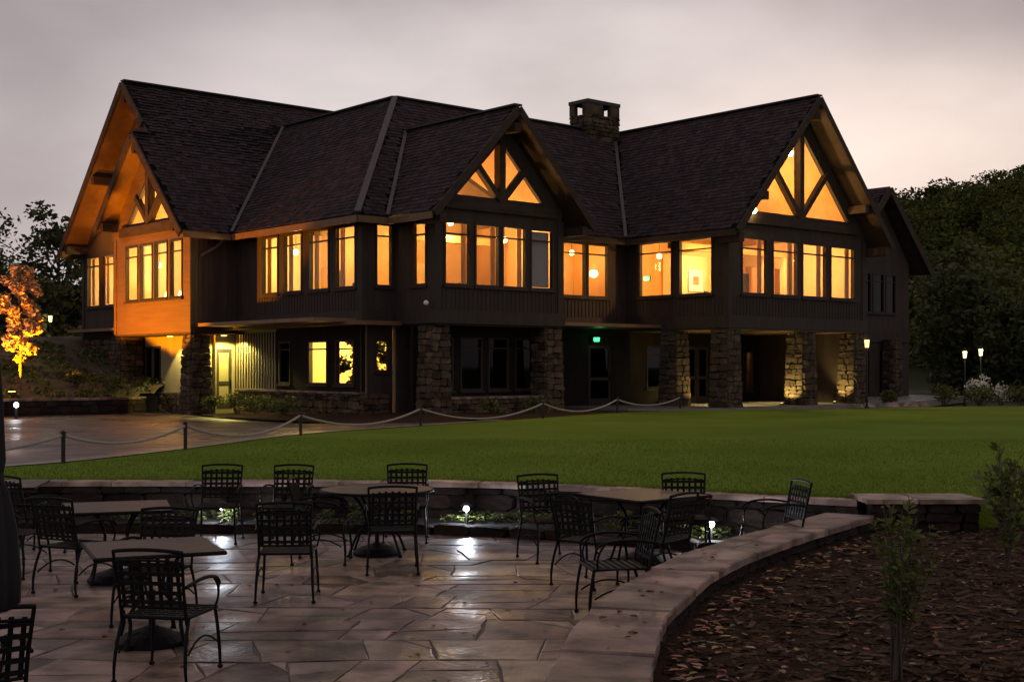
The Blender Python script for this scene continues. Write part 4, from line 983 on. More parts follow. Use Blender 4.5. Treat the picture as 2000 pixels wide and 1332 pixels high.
def stand(p, label):
    s_ = thing('side_table', label, 'table', bw(*p), TH); MB().box(-.35, .35, -.35, .35, .68, .72).build('tabletop', 'interior_wood', s_)
    for x in (-.3, .3):
        for y_ in (-.3, .3): MB().box(x - .025, x + .025, y_ - .025, y_ + .025, 0, .679).build('leg', 'interior_wood', s_)
for w_, wh in ((17.1, 'third'), (15.9, 'second')):
    stand((-13.6, w_, 3.68), 'wooden side table behind the bay\'s %s upper window' % wh); tlamp((-13.6, w_, 4.40), 'glowing table lamp behind the bay\'s %s upper window' % wh)
def armchair(p, rz, label):
    c = thing('armchair', label, 'chair', bw(*p), TH + rz, 'dining chairs inside the lodge')
    MB().box(-.27, .27, -.26, .26, .36, .48).build('seat', 'dark_cloth', c); MB().prism([(-.26, .2, .48), (.26, .2, .48), (.22, .3, 1.25), (-.22, .3, 1.25)], (0, .07, 0)).build('backrest', 'dark_cloth', c)
    for x in (-.23, .23):
        MB().bar((x, -.2, .62), (x, .22, .66), .05, .05).build('armrest', 'dark_cloth', c)
        for y_ in (-.22, .22): MB().box(x - .025, x + .025, y_ - .025, y_ + .025, 0, .359).build('leg', 'dark_cloth', c)
for p, rz, lb in (((-11.7, 6.2, 3.68), 1.6, 'dark armchair inside the corner block\'s window nearest its corner'), ((-11.6, 8.0, 3.68), -1.2, 'dark armchair behind the second window from the block\'s corner'), ((-7.6, 4.0, 3.68), .3, 'dark armchair behind the middle gable\'s third window'), ((-9.0, 4.2, 3.68), 2.6, 'dark armchair behind the middle gable\'s second window'), ((1.0, 1.5, 3.68), .4, 'dark armchair behind the right wing\'s first front window'), ((2.9, 3.9, 3.68), 2, 'dark armchair inside the right wing\'s side window')): armchair(p, rz, lb)

# ---------------- lamps fixed to the lodge
def flood(p, aim, e_, c, size=.08, cone=120, bulb='bulb_warm', parent=lodge, r=.07):
    part('floodlight', [bulb, 'metal_dark'], lambda m: (m.sphere((0, 0, 0), r, 10, 6), m.box(-.03, .03, r * .8, r * 1.6, -.03, .03, 1)), loc=p)
    lamp('floodlight_beam', 'SPOT', Vector(p) + (Vector(aim) - Vector(p)).normalized() * (r + .03), e_, c, parent, size, aim, cone)
flood((3.42, -.16, 10.2), (3.2, -.6, 6), 8, (1, .66, .25), cone=120, r=.13); flood((1.12, -.25, 7.84), (1.2, -.7, 5), 10, (1, .66, .25), cone=120, r=.13)
# entry lamp under the bay
part('entry_lamp', ['bulb_yellow'], lambda m: m.lathe([(.12, 0), (.1, -.05)], n=12), loc=(-12.85, 13.95, 3.28))
lamp('entry_light', 'SPOT', (-12.85, 13.6, 3.18), 520, (1, .84, .22), lodge, .06, aim=(-12.75, 13.7, 0), cone=150, blend=.25)
part('entry_lamp', ['bulb_yellow'], lambda m: m.lathe([(.12, 0), (.1, -.05)], n=12), loc=(-13.75, 16.6, 3.28))
lamp('entry_light', 'SPOT', (-13.72, 16.7, 3.18), 260, (1, .80, .25), lodge, .06, aim=(-13.3, 16.9, .2), cone=84, blend=.3)
# well lights that wash the porch columns
for p, aim, e_ in (((1.35, 2.0, .66), (.75, 2.7, 2.0), 130), ((3.85, .55, .66), (4.5, .5, 1.7), 230), ((7.4, .6, .66), (8.0, .5, 1.9), 190), ((2.0, 4.4, .66), (1.3, 5.2, 1.4), 25), ((3.2, 3.2, .66), (3.6, 5.2, 1.5), 25), ((-13.0, 12.6, .5), (-12.3, 13.2, 2), 0)):
    if not e_: continue
    part('well_light', ['bulb_yellow', 'metal_dark'], lambda m: (m.lathe([(.05, 0), (.04, .02)], n=10), m.lathe([(.08, -.07), (.08, -.002)], n=10, mi=1)), loc=p)
    lamp('well_light_beam', 'SPOT', (p[0], p[1], p[2] + .05), e_, (1, .76, .24), lodge, .04, aim, 100, .6)
# small ceiling lamp pool on the porch floor
part('porch_lamp', ['bulb_yellow'], lambda m: m.lathe([(.1, 0), (.08, -.04)], n=12), loc=(2.6, 2.2, 3.44))
lamp('porch_light', 'SPOT', (2.6, 2.2, 3.36), 650, (1, .78, .28), lodge, .06, aim=(2.6, 2.2, 0), cone=80, blend=.4)
part('porch_lamp', ['bulb_yellow'], lambda m: m.lathe([(.1, 0), (.08, -.04)], n=12), loc=(6.6, 2.2, 3.44))
lamp('porch_light', 'SPOT', (6.6, 2.2, 3.36), 520, (1, .78, .28), lodge, .06, aim=(6.6, 2.2, 0), cone=80, blend=.4)
# dusk-to-dawn dome on the middle gable's corner
part('dome_lamp', ['white_paint', 'metal_dark'], lambda m: (m.sphere((0, 0, 0), .085, 10, 6), m.box(-.05, .05, 0, .2, -.06, .0, 1)), loc=(-11.45, 3.1, 4.15))
part('downpipe', 'flashing', lambda m: m.tube([(-13.4, 12.85, 6.85), (-13.55, 13.2, 6.55), (-14.1, 13.42, 6.2)], .05, 6))
#REST#

# ================================================================== DRIVE SIDE: bank, low wall, lit tree
bank_line = catmull([(-21.5, 40, 0), (-19.8, 43.6, 0), (-18.4, 45.8, 0), (-16.6, 47.2, 0), (-15.0, 48.4, 0), (-14.2, 50.0, 0)], 6)
gw = thing('planter_wall', 'low curved stone wall at the foot of the orange lit bank', 'wall')
m = MB()
for i in range(len(bank_line) - 1):
    a, b = bank_line[i], bank_line[i + 1]; n1, n2 = normal_at(bank_line, i), normal_at(bank_line, i + 1); a1, b1 = a + n1 * .35, b + n2 * .35
    m.add([(a.x, a.y, .1), (b.x, b.y, .1), (b1.x, b1.y, .1), (a1.x, a1.y, .1), (a.x, a.y, .84), (b.x, b.y, .84), (b1.x, b1.y, .84), (a1.x, a1.y, .84)], [(0, 1, 5, 4), (4, 5, 6, 7), (3, 2, 6, 7)])
m.build('wall_core', 'mortar', gw); coping_run(bank_line, .9, .42, .84, .93, gw, .04)
wall_stones(bank_line, .2, .84, gw, 1, .2, .3, .6, .1, .0)
def bank_z(x, y):
    dd = min((math.hypot(x - p.x, y - p.y) for p in bank_line)); return .82 + min(2.6, dd * .27) + .12 * mn.noise(Vector((x * .5, y * .5, 0)))
vs_ = []; fs_ = []; gx, gy = 40, 40
bp = [(p.x - .2, p.y + .1) for p in bank_line] + [(-13.6, 52), (-16.5, 58), (-45, 62), (-45, 40)]
for j in range(gy + 1):
    for i in range(gx + 1):
        x = -45 + 33 * (i / gx) ** .6; yv = 39 + 22 * j / gy; vs_.append((x, yv, bank_z(x, yv)))
for j in range(gy):
    for i in range(gx):
        q = (j * (gx + 1) + i, j * (gx + 1) + i + 1, (j + 1) * (gx + 1) + i + 1, (j + 1) * (gx + 1) + i)
        if all(inpoly(vs_[k][0], vs_[k][1], bp) for k in q[:1] + q[2:3]): fs_.append(q)
MB().add(vs_, fs_).build('bank', 'bank_cover', kind='structure', smooth=True)

# ---- trees and shrubs
def leafcloud(m, c, rad, n, size, rs, tints, squash=1., shell=.5):
    for _ in range(n):
        v = Vector((rs.gauss(0, 1), rs.gauss(0, 1), rs.gauss(0, 1))).normalized() * (shell + (1 - shell) * rs.random()) * rad
        p = Vector(c) + Vector((v.x, v.y, v.z * squash)); s = size * rs.uniform(.6, 1.3)
        a = Vector((rs.gauss(0, 1), rs.gauss(0, 1), rs.gauss(0, .7))).normalized(); b = a.cross(Vector((rs.gauss(0, 1), rs.gauss(0, 1), rs.gauss(0, 1)))).normalized()
        k = rs.uniform(*tints)
        m.add([p - a * s, p - b * s * .55, p + a * s, p + b * s * .55], [(0, 1, 2, 3)], 0, (k * rs.uniform(.9, 1.15), k, k * rs.uniform(.85, 1.1)))
def tree(name, label, cat, loc, h, crown, mt, rs, clumps=26, per=150, lsize=.16, trunk_r=.16, bare=.28, group=None, squash=.8, tints=(.55, 1.35), spread=1.):
    t = thing(name, label, cat, loc, 0, group); tr = MB()
    pts = [Vector((0, 0, -.3))]; 
    for i in range(1, 6): pts.append(Vector((rs.uniform(-.03, .03) * h, rs.uniform(-.03, .03) * h, h * .86 * i / 5)))
    tr.tube(pts, [trunk_r * (1 - .16 * i) for i in range(6)], 7)
    lm = MB()
    for i in range(clumps):
        f = (i + .5) / clumps; zz = bare * h + (1 - bare) * h * f
        prof = math.sin(math.pi * min(.97, .12 + .8 * f)) ** .7
        a = i * 2.4 + rs.uniform(-.5, .5); rr = crown * prof * rs.uniform(.25, .95) * spread
        c = Vector((math.cos(a) * rr, math.sin(a) * rr, zz + rs.uniform(-.05, .05) * h)); cr_ = crown * rs.uniform(.26, .44) * (.6 + .4 * prof)
        base = pick(pts, min(.98, max(.1, (zz - crown * .4) / (h * .86))))
        tr.tube([base, base.lerp(c, .5) + Vector((0, 0, -.1 * crown)), c], [trunk_r * .35, trunk_r * .22, trunk_r * .06], 5)
        leafcloud(lm, c, cr_, per, lsize, rs, (tints[0] * rs.uniform(.8, 1.2), tints[1] * rs.uniform(.8, 1.2)), squash, .35)
    tr.build('trunk', 'bark', t); lm.build('crown', mt, t, tint=True)
    return t
rs = random.Random(3)
# small tree lit from below on the bank
tx, ty = -18.2, 47.9
tree('young_tree', 'slender young tree glowing orange in floodlight on the bank', 'tree', (tx, ty, bank_z(tx, ty)), 4.7, .75, 'leaf_pale', rs, 34, 95, .10, .055, .27, squash=1., tints=(.6, 1.3), spread=1.)
# floodlight at its foot
fx, fy = -18.2, 46.95; fz = bank_z(fx, fy)
fl2 = thing('ground_floodlight', 'dark ground floodlight on the bank below the orange tree', 'floodlight', (fx, fy, fz))
MB().box(-.12, .12, -.08, .08, .04, .2).build('housing', 'metal_dark', fl2); MB().tube([(0, 0, -.15), (0, 0, .05)], .025, 6).build('stake', 'metal_dark', fl2)
MB().box(-.1, .1, -.06, .06, .202, .21).build('lens', 'bulb_sodium', fl2)
fc_ = bw(-14.4, 16.6, 10.4)
SOD = (1, .31, .0)
def world_spot(loc, aim, e_, c, cone, blend, size, parent):
    p0 = parent.location
    return lamp('flood_beam', 'SPOT', Vector(loc) - p0, e_, c, parent, size, Vector(aim) - p0, cone, blend)
world_spot((fx, fy, fz + .3), fc_, 9000, SOD, 100, .12, .08, fl2)
world_spot((fx - 1.6, fy - 2.2, fz + .35), (tx, ty, fz + 3.2), 2900, (1, .40, .10), 50, .7, .08, fl2)
lamp('flood_spill', 'POINT', (-.3, -.5, .45), 12, (1, .42, .06), fl2, .1)
# added second floodlight, out of view, brightening the left wing's outer soffit
added_flood = copy_tree(fl2); added_flood.location = (-21.2, 49.6, bank_z(-21.2, 49.6)); added_flood['label'] = 'added ground floodlight higher on the bank, out of view left of the orange tree'
for ch_ in list(added_flood.children):
    if ch_.type == 'LIGHT': bpy.data.objects.remove(ch_)
world_spot((-21.2, 49.6, bank_z(-21.2, 49.6) + .3), bw(-14.2, 22.0, 10.2), 3600, SOD, 44, .4, .08, added_flood)
# background trees, left
spec = [(-29, 66, 10.8, 4.2, 'leaf_dark', 'dense dark tree at the far left edge'), (-25.2, 72, 9.4, 3.2, 'leaf_dark', 'dark loose tree between the edge tree and the lodge'), (-36, 84, 12, 5, 'leaf_dark', 'tall dark tree behind the left edge trees'),
        (-24.5, 62, 5.6, 2.6, 'leaf_dark', 'low dark bushy tree beside the left stone wall'), (-27.6, 58, 5.2, 2.8, 'leaf_dark', 'low dark bushy tree behind the orange lit tree'), (-22.2, 63, 5.2, 2.0, 'leaf_mid', 'small grey-green tree next to the lodge\'s left wall')]
for x, yv, h, c, mt, lb in spec: tree('broadleaf_tree', lb, 'tree', (x, yv, .8), h, c, mt, rs, 34, 150, .17, .2, .15, 'trees left of the lodge')
# hedge shrubs on bank
def shrub(name, label, cat, loc, r, h, mt, group=None, n=420, ls=.06, tints=(.5, 1.3)):
    t = thing(name, label, cat, loc, 0, group); lm = MB(); st = MB()
    for k in range(7):
        a = k * .9 + rs.uniform(-.2, .2); rr = r * .45 * rs.uniform(.3, 1); c = (math.cos(a) * rr, math.sin(a) * rr, h * rs.uniform(.35, .75))
        leafcloud(lm, c, r * rs.uniform(.4, .6), n // 7, ls, rs, tints, h / r * .55, .4)
        st.tube([(c[0] * .2, c[1] * .2, -.05), (c[0] * .7, c[1] * .7, c[2] * .6), c], [.02, .014, .006], 5)
    st.build('stems', 'bark', t); lm.build('foliage', mt, t, tint=True); return t
for i, (x, yv, r, h, lb) in enumerate(((-16.6, 49.2, .6, .7, 'dark rounded shrub on the bank beside the stone wall'), (-15.3, 49.6, .7, 1.0, 'shrub tucked against the lodge\'s stone wall'))):
    shrub('shrub', lb, 'shrub', (x, yv, bank_z(x, yv) - .05), r, h, 'leaf_dark', 'shrubs on the bank')
m = MB(); r9 = random.Random(19)
for _ in range(2600):
    x, yv = r9.uniform(-24, -14), r9.uniform(43, 56)
    if not inpoly(x, yv, bp) or mn.noise(Vector((x * .8, yv * .8, 2))) < -.12: continue
    leafcloud(m, (x, yv, bank_z(x, yv) + .08), .14, 4, .09, r9, (.4, 1.3), .8, .2)
m.build('bank_groundcover', 'leaf_shrub', kind='stuff', tint=True)
for u, w, r, h, lb in ((-13.6, 11.6, .7, .8, 'low clipped shrub beside the lit entry door'), (-13.7, 10.0, .8, .75, 'low shrub under the board wall'), (-13.6, 8.3, .7, .8, 'low shrub under the lit kitchen window'), (-13.9, 12.9, .55, .7, 'small shrub at the foot of the entry column'), (-9.5, 2.1, .7, .7, 'low shrub before the middle gable parapet, left one'), (-7.5, 2.1, .8, .75, 'low shrub before the middle gable parapet, right one')):
    shrub('foundation_shrub', lb, 'shrub', bw(u, w, .42), r, h, 'leaf_shrub', 'shrubs along the lodge foot')
# dark ornamental tree in front of the corner block
p = Vector((-5.0, 45.0, .45))
tree('ornamental_tree', 'small dark leafy tree standing before the corner block\'s lit ground floor', 'tree', p, 3.1, 1.15, 'leaf_dark', rs, 24, 170, .10, .07, .16, squash=.9, tints=(.5, 1.1))

# ---- rope fence
posts = [(-7.2, 20.7), (-6.1, 24.1), (-4.77, 29.1), (-2.38, 33.6), (.92, 38.4), (3.5, 42.9), (6.0, 46.0)]
words = ['nearest the left edge of the lawn', 'second from the left edge', 'third from the left edge', 'fourth from the left, before the middle gable\'s left column', 'fifth from the left, before the middle gable', 'sixth from the left, before the exit door', 'last on the right, beside the porch columns']
pm = MB().lathe([(.035, -.2), (.035, .47), (.045, .48), (.045, .51), (.02, .53)], n=10).mesh('post', 'metal_dark'); rg = MB()
rg.tube([(math.cos(a) * .045, math.sin(a) * .045, .44) for a in [k * math.pi / 5 for k in range(11)]], .008, 5); rgm = rg.mesh('rope_ring', 'metal_dark')
ends = [(-9.4, 17.8)] + posts
for (x, yv), wd_ in zip(posts, words):
    t = thing('rope_post', 'short dark rope fence post, ' + wd_, 'post', (x, yv, LAWN_Z), 0, 'rope fence posts along the lawn'); link('post', pm, t); link('rope_ring', rgm, t)
for i, (a, b) in enumerate(zip(ends, ends[1:])):
    pts = []; ln_ = math.hypot(a[0] - b[0], a[1] - b[1])
    for k in range(17):
        t = k / 16; pts.append((a[0] + (b[0] - a[0]) * t, a[1] + (b[1] - a[1]) * t, LAWN_Z + .45 - 4 * t * (1 - t) * min(.36, .06 * ln_)))
    o = MB().tube(pts, .026, 6).build('fence_rope', 'rope', smooth=True)
    tag(o, 'pale sagging rope running from the left frame edge to the first post' if i == 0 else 'pale sagging rope between the %s and %s posts of the fence' % (['', 'first', 'second', 'third', 'fourth', 'fifth', 'sixth'][i], ['', 'second', 'third', 'fourth', 'fifth', 'sixth', 'last'][i]), 'rope', 'ropes of the lawn fence')

# ================================================================== RIGHT BACKGROUND
def hill_z(x, y):
    r = max(0, (y - 105) / 120); base = 31.5 * min(1, r) ** .8 * (1 if r < 1 else 1)
    side = .50 + .58 / (1 + math.exp(-(x - 62) / 18))
    return .1 + base * side + 1.5 * mn.noise(Vector((x * .03, y * .03, 0)))
vs_ = []; gx, gy = 60, 30
for j in range(gy + 1):
    for i in range(gx + 1):
        x = -220 + 520 * i / gx; yv = 100 + 170 * j / gy; vs_.append((x, yv, hill_z(x, yv)))
MB().add(vs_, [(j * (gx + 1) + i, j * (gx + 1) + i + 1, (j + 1) * (gx + 1) + i + 1, (j + 1) * (gx + 1) + i) for j in range(gy) for i in range(gx)]).build('hillside', 'hill_ground', kind='structure', smooth=True)
m = MB(); rs = random.Random(8)
for _ in range(520):
    yv = rs.uniform(108, 245); x = yv * rs.uniform(.20, .50); z0 = hill_z(x, yv); h = rs.uniform(5, 7.5)
    if (x / yv < .3 and yv < 112): continue
    k = rs.uniform(.75, 1.45)
    for q in range(4):
        c = (x + rs.uniform(-1.6, 1.6), yv + rs.uniform(-1.6, 1.6), z0 + h * rs.uniform(.3, .85)); leafcloud(m, c, rs.uniform(1.4, 2.6), 80, .33, rs, (k * .8, k * 1.05), .8, .7)
m.build('hillside_forest', 'leaf_forest', kind='stuff', tint=True)
for x, yv, h, c, mt, lb in ((29.5, 86, 9.6, 3.6, 'leaf_mid', 'tall pale green tree just right of the rear gable'), (26.2, 74, 7.0, 3.4, 'leaf_dark', 'dark round tree close behind the rear gable\'s right wall'), (33.0, 90, 8.2, 3.8, 'leaf_mid', 'broad green tree at the right, beyond the garden lamps'), (31.0, 84, 6.0, 3.0, 'leaf_dark', 'dark tree between the pale tree and the garden lamps'), (38.5, 96, 8.0, 4.2, 'leaf_dark', 'tall dark tree at the right frame edge'), (27.5, 69, 5.0, 2.5, 'leaf_dark', 'low dark tree left of the garden lamps'), (27.5, 62, 4.6, 2.6, 'leaf_dark', 'dark leafy tree in front of the right frame edge, behind the hedge')):
    tree('woodland_tree', lb, 'tree', (x, yv, .1), h, c, mt, rs, 40, 150, .21, .22, .1, 'trees right of the lodge')
# hedge and bed by the right wing
for i, (x, yv, r, h, lb) in enumerate(((17.6, 52.6, .9, .9, 'low hedge shrub nearest the rear gable'), (18.9, 52.0, 1.0, .95, 'second low hedge shrub from the rear gable'), (20.3, 51.3, 1.1, 1.0, 'third low hedge shrub from the rear gable'), (21.6, 50.0, 1.2, 1.1, 'fourth low hedge shrub from the rear gable'), (22.0, 47.6, 1.2, 1.15, 'fifth low hedge shrub, bulging onto the lawn'), (22.4, 45.6, 1.3, 1.2, 'rightmost hedge shrub at the frame edge'), (15.2, 52.2, .5, .8, 'small upright shrub in front of the rear gable'))):
    shrub('hedge_shrub', lb, 'shrub', (x, yv, .5), r, h, 'leaf_shrub', 'hedge right of the lodge', 520, .07)
for i, (x, yv, s) in enumerate(((13.9, 50.6, .32), (14.4, 50.9, .26), (14.9, 50.7, .35), (15.8, 51.3, .3), (16.3, 51.6, .38), (13.5, 50.2, .22))):
    m = MB(); m.add([tuple(Vector(v) * s * rs.uniform(.8, 1.15)) for v in ((-1, -.5, 0), (0, -.8, 0), (1, -.3, 0), (.8, .6, 0), (-.6, .7, 0), (-.6, -.3, .5), (.1, -.45, .62), (.65, 0, .5), (.1, .4, .55))], [(0, 1, 6, 5), (1, 2, 7, 6), (2, 3, 8, 7), (3, 4, 8), (4, 0, 5, 8), (5, 6, 7, 8)])
    o = m.build('boulder', 'coping', loc=(x, yv, .5)); tag(o, 'pale garden rock %s' % ['left of the lantern bed', 'beside the lantern bed\'s first rock', 'in the middle of the lantern bed', 'right of the upright shrub', 'largest, at the hedge\'s left end', 'smallest, by the lantern post'][i], 'rock', 'rocks in the lantern bed')
def lantern(loc, h, label, e_=30, bulb='bulb_yellow', c=(1, .86, .5), group='garden lantern posts'):
    t = thing('lantern_post', label, 'lamp post', loc, 0, group)
    MB().lathe([(.09, -.1), (.09, .06), (.04, .1), (.035, h - .3)], n=10).build('post', 'metal_dark', t)
    MB().lathe([(.06, h - .3), (.10, h - .26), (.12, h), (.05, h + .08), (.01, h + .14)], n=8).build('lantern_cap', 'metal_dark', t) if 0 else MB().lathe([(.15, h), (.05, h + .1), (.01, h + .14)], n=8).build('lantern_cap', 'metal_dark', t)
    MB().lathe([(.07, h - .3), (.10, h - .01)], n=8).build('lantern_glass', bulb, t)
    lamp('lantern_light', 'POINT', (0, -.25, h - .15), e_, c, t, .08)
lantern((13.45, 48.9, .5), 2.6, 'pale lantern post at the porch\'s right end', 3)
lantern((19.65, 56.0, .45), 2.3, 'left one of the two lit lantern posts among right trees', 16, c=(1, 1, .5)); lantern((20.45, 56.3, .45), 2.4, 'right one of the two lit lantern posts among right trees', 16, c=(1, 1, .5))
lantern((-22.0, 61.5, 1.2), 3.3, 'lit lantern post among the dark trees left of the lodge', 12, c=(1, .8, .5))
t = shrub('flowering_shrub', 'arching white blossoming shrub lit by the lantern posts', 'shrub', (19.9, 54.9, .45), .8, 1.45, 'blossom', None, 420, .06)
shrub('flowering_shrub', 'small low white blossoming shrub right of the larger one', 'shrub', (20.7, 54.6, .45), .6, 1.0, 'blossom', None, 240, .055)
bl = thing('bollard_light', 'small white bollard light by the drive at the left edge', 'light', (-16.6, 43.2, .3)); MB().lathe([(.05, -.1), (.05, .4), (.02, .44)], n=8).build('post', 'metal_dark', bl); MB().sphere((0, 0, .5), .08, 8, 6).build('globe', 'bulb_white', bl); lamp('bollard_glow', 'POINT', (0, -.2, .55), 10, (.9, .95, 1), bl, .05)

# ================================================================== PATIO FURNITURE
# path lights in the strip
for x, yv, lb in ((-.58, 16.35, 'white path light in the middle of the planting strip'), (-3.72, 16.55, 'white path light behind the two left chairs'), (2.28, 14.75, 'white path light at the right end of the planting strip')):
    t = thing('path_light', lb, 'light', (x, yv, .085), 0, 'path lights in the planting strip')
    MB().lathe([(.012, -.05), (.012, .17)], n=8).build('stem', 'metal_dark', t); MB().sphere((0, 0, .21), .036, 10, 6).build('bulb', 'bulb_white', t); MB().lathe([(.075, .25), (.02, .285), (.004, .29)], n=12).build('shade', 'metal_dark', t)
    lamp('path_light_glow', 'POINT', (0, -.07, .205), 24, (.78, .86, 1), t, .03)

def arc(a, b, c, n=6):
    a, b, c = Vector(a), Vector(b), Vector(c); return [(a * (1 - t) ** 2 + b * 2 * t * (1 - t) + c * t * t) for t in [k / n for k in range(n + 1)]]
def make_chair(label):
    """wrought iron armchair; front towards -y, back at +y, lattice back and seat"""
    c = thing('patio_chair', label, 'chair', (0, 0, 0), 0, 'wrought iron patio chairs')
    hw = .255; bt = .90
    def by(z): return .24 + (z - .44) * .22
    m = MB()
    for s in (-1, 1): m.tube([(s * hw, by(.40), .40), (s * hw, by(.66), .66), (s * (hw + .015), by(bt), bt)], .013, 6)
    m.tube(arc((-hw - .02, by(bt), bt), (0, by(bt) + .03, bt + .035), (hw + .02, by(bt), bt), 8), .014, 6)
    m.tube(arc((-hw, by(bt - .07), bt - .07), (0, by(bt) + .02, bt - .04), (hw, by(bt - .07), bt - .07), 8), .010, 6)
    m.tube([(-hw, by(.52), .52), (hw, by(.52), .52)], .010, 6)
    m.build('back_frame', 'iron', c)
    m = MB()
    for i in range(7):
        x = -hw + .035 + (2 * hw - .07) * i / 6; m.bar((x, by(.52), .52), (x, by(bt - .055), bt - .055 + .02 * (1 - (x / hw) ** 2)), .030, .006, up=(0, 1, 0))
    for i in range(5):
        z = .555 + .065 * i; m.bar((-hw, by(z) + .007, z), (hw, by(z) + .007, z), .006, .028, up=(0, 0, 1))
    m.build('back_lattice', 'iron', c)
    m = MB(); sq = [(-.27, -.26), (.27, -.26), (.25, .22), (-.25, .22), (-.27, -.26)]
    m.tube([(x, y_, .44) for x, y_ in sq], .013, 6); m.build('seat_frame', 'iron', c)
    m = MB()
    for i in range(8): x = -.22 + .44 * i / 7; m.bar((x, -.25, .442), (x, .215, .438), .032, .006)
    for i in range(7): y_ = -.21 + .39 * i / 6; m.bar((-.26, y_, .446), (.26, y_, .446), .032, .005)
    m.build('seat', 'iron', c)
    for s in (-1, 1):
        m = MB(); m.tube(arc((s * .275, by(.66), .66), (s * .31, .0, .72), (s * .30, -.20, .655), 8) + [Vector((s * .30, -.245, .62)), Vector((s * .295, -.23, .585))], .013, 6)
        m.tube(arc((s * .295, -.16, .66), (s * .32, -.26, .56), (s * .27, -.22, .44), 6), .010, 6); m.build('armrest', 'iron', c)
        for yy, y2 in ((-.25, -.29), (.21, .30)):
            l = MB(); l.tube(arc((s * .26, yy, .44), (s * .275, yy + (y2 - yy) * 1.4, .2), (s * .285, y2, .02), 6), [.014] * 5 + [.012, .011], 6); lo_ = l.build('leg', 'iron', c)
            MB().lathe([(.012, .0), (.022, .006), (.022, .02), (.012, .03)], (s * .285, y2, 0), 8).build('foot', 'iron', lo_)
        m = MB(); m.tube(arc((s * .275, -.25, .20), (s * .265, 0, .36), (s * .275, .25, .20), 8), .008, 5); m.build('stretcher', 'iron', c)
    return c
chairs = [  # x, y, heading (0 = front towards the camera), label
    (-2.32, 8.72, 180 - 10, 'iron patio chair in the foreground, its lattice back turned to the camera'),
    (-2.80, 6.6, 180 + 40, 'iron patio chair cut off by the lower left corner'),
    (-2.02, 11.62, 180 + 4, 'iron patio chair standing alone in the middle, back to camera, left of the round table'),
    (-3.50, 15.35, 3, 'leftmost of three far chairs facing the camera before the retaining wall'),
    (-2.66, 15.3, -4, 'second of three far chairs facing the camera, left of the round table'),
    (-1.27, 15.45, 2, 'far chair behind the round table, facing the camera'),
    (-1.22, 13.15, 180 + 6, 'chair pulled up to the near side of the round table'),
    (-2.02, 13.75, 90, 'chair side-on at the left of the round table'),
    (-4.05, 12.0, 180 - 24, 'chair at the near side of the left middle table'),
    (-2.92, 10.55, -6, 'chair tucked under the far side of the foreground table'),
    (-5.0, 12.9, 80, 'chair at the left end of the left middle table'),
    (1.90, 14.15, -4, 'chair behind the right table, back just above the coping line'),
    (2.72, 13.45, -78, 'chair seen side-on at the right end of the right table'),
    (.40, 13.95, 22, 'chair at the left of the right table, turned slightly'),
    (.75, 12.35, 180 - 40, 'chair at the near left of the right table, seat towards the lamp'),
    (.86, 10.75, -80, 'chair against the curved seat wall, facing left'),
    (1.38, 12.35, -130, 'chair beside the seat wall, right of the near chairs'),
    (-5.35, 14.3, 150, 'chair at the far left table by the frame edge'),
]
proto = make_chair(chairs[0][3])
for i, (x, yv, a, lb) in enumerate(chairs):
    o = proto if i == 0 else copy_tree(proto)
    o.scale = (.89, .94, .975); o.location = (x, yv, .012); o.rotation_euler = (0, 0, R(a)); o['label'] = lb

def make_table(label, loc, rz, size, rnd_=False):
    t = thing('patio_table', label, 'table', loc, rz, 'wrought iron patio tables'); h = .725
    if rnd_:
        MB().lathe([(size, h - .012), (size, h)], n=40).build('table_top', 'table_top', t)
        m = MB(); m.tube([(math.cos(k * math.pi / 20) * size, math.sin(k * math.pi / 20) * size, h - .012) for k in range(41)], .017, 6); m.build('rim', 'iron', t)
    else:
        s = size; MB().box(-s, s, -s, s, h - .012, h).build('table_top', 'table_top', t)
        m = MB(); m.tube([(-s, -s, h - .012), (s, -s, h - .012), (s, s, h - .012), (-s, s, h - .012), (-s, -s, h - .012)], .017, 6); m.build('rim', 'iron', t)
    r0 = size * .8
    m = MB(); m.tube([(math.cos(k * math.pi / 12) * .2, math.sin(k * math.pi / 12) * .2, .34) for k in range(25)], .010, 5); m.build('collar_ring', 'iron', t)
    for k in range(4):
        a = R(45 + 90 * k); c_, s_ = math.cos(a), math.sin(a)
        l = MB(); l.tube(arc((c_ * r0 * .75, s_ * r0 * .75, h - .02), (c_ * .02, s_ * .02, .42), (c_ * .24, s_ * .24, .28), 6) + arc((c_ * .28, s_ * .28, .24), (c_ * r0 * .62, s_ * r0 * .62, .20), (c_ * r0 * .8, s_ * r0 * .8, .02), 5), .015, 6); lo_ = l.build('leg', 'iron', t)
        MB().lathe([(.014, 0), (.025, .008), (.025, .022), (.012, .03)], (c_ * r0 * .8, s_ * r0 * .8, 0), 8).build('foot', 'iron', lo_)
    return t
def make_base(label, loc):
    t = thing('umbrella_base', label, 'umbrella base', loc, 0, 'umbrella bases under the tables')
    MB().lathe([(.27, 0), (.27, .03), (.20, .075), (.08, .115), (.045, .13)], n=24).build('weight', 'iron', t, smooth=False)
    MB().lathe([(.026, .12), (.026, .36), (.032, .365), (.032, .39), (.02, .40)], n=10).build('tube', 'iron', t)
tables = [((-2.72, 9.75), 24, .46, False, 'square iron table in the left foreground'), ((-3.85, 12.55), 18, .5, False, 'square iron table in the left middle, behind the foreground table'), ((-1.50, 14.35), 0, .62, True, 'round iron table in the centre'), ((1.38, 13.75), 38, .52, False, 'square iron table at the right, cornerwise, near the coping'), ((-5.95, 14.9), 10, .5, False, 'square iron table cut by the left frame edge')]
nm = ['foreground square table', 'left middle square table', 'central round table', 'right square table', 'far left square table']
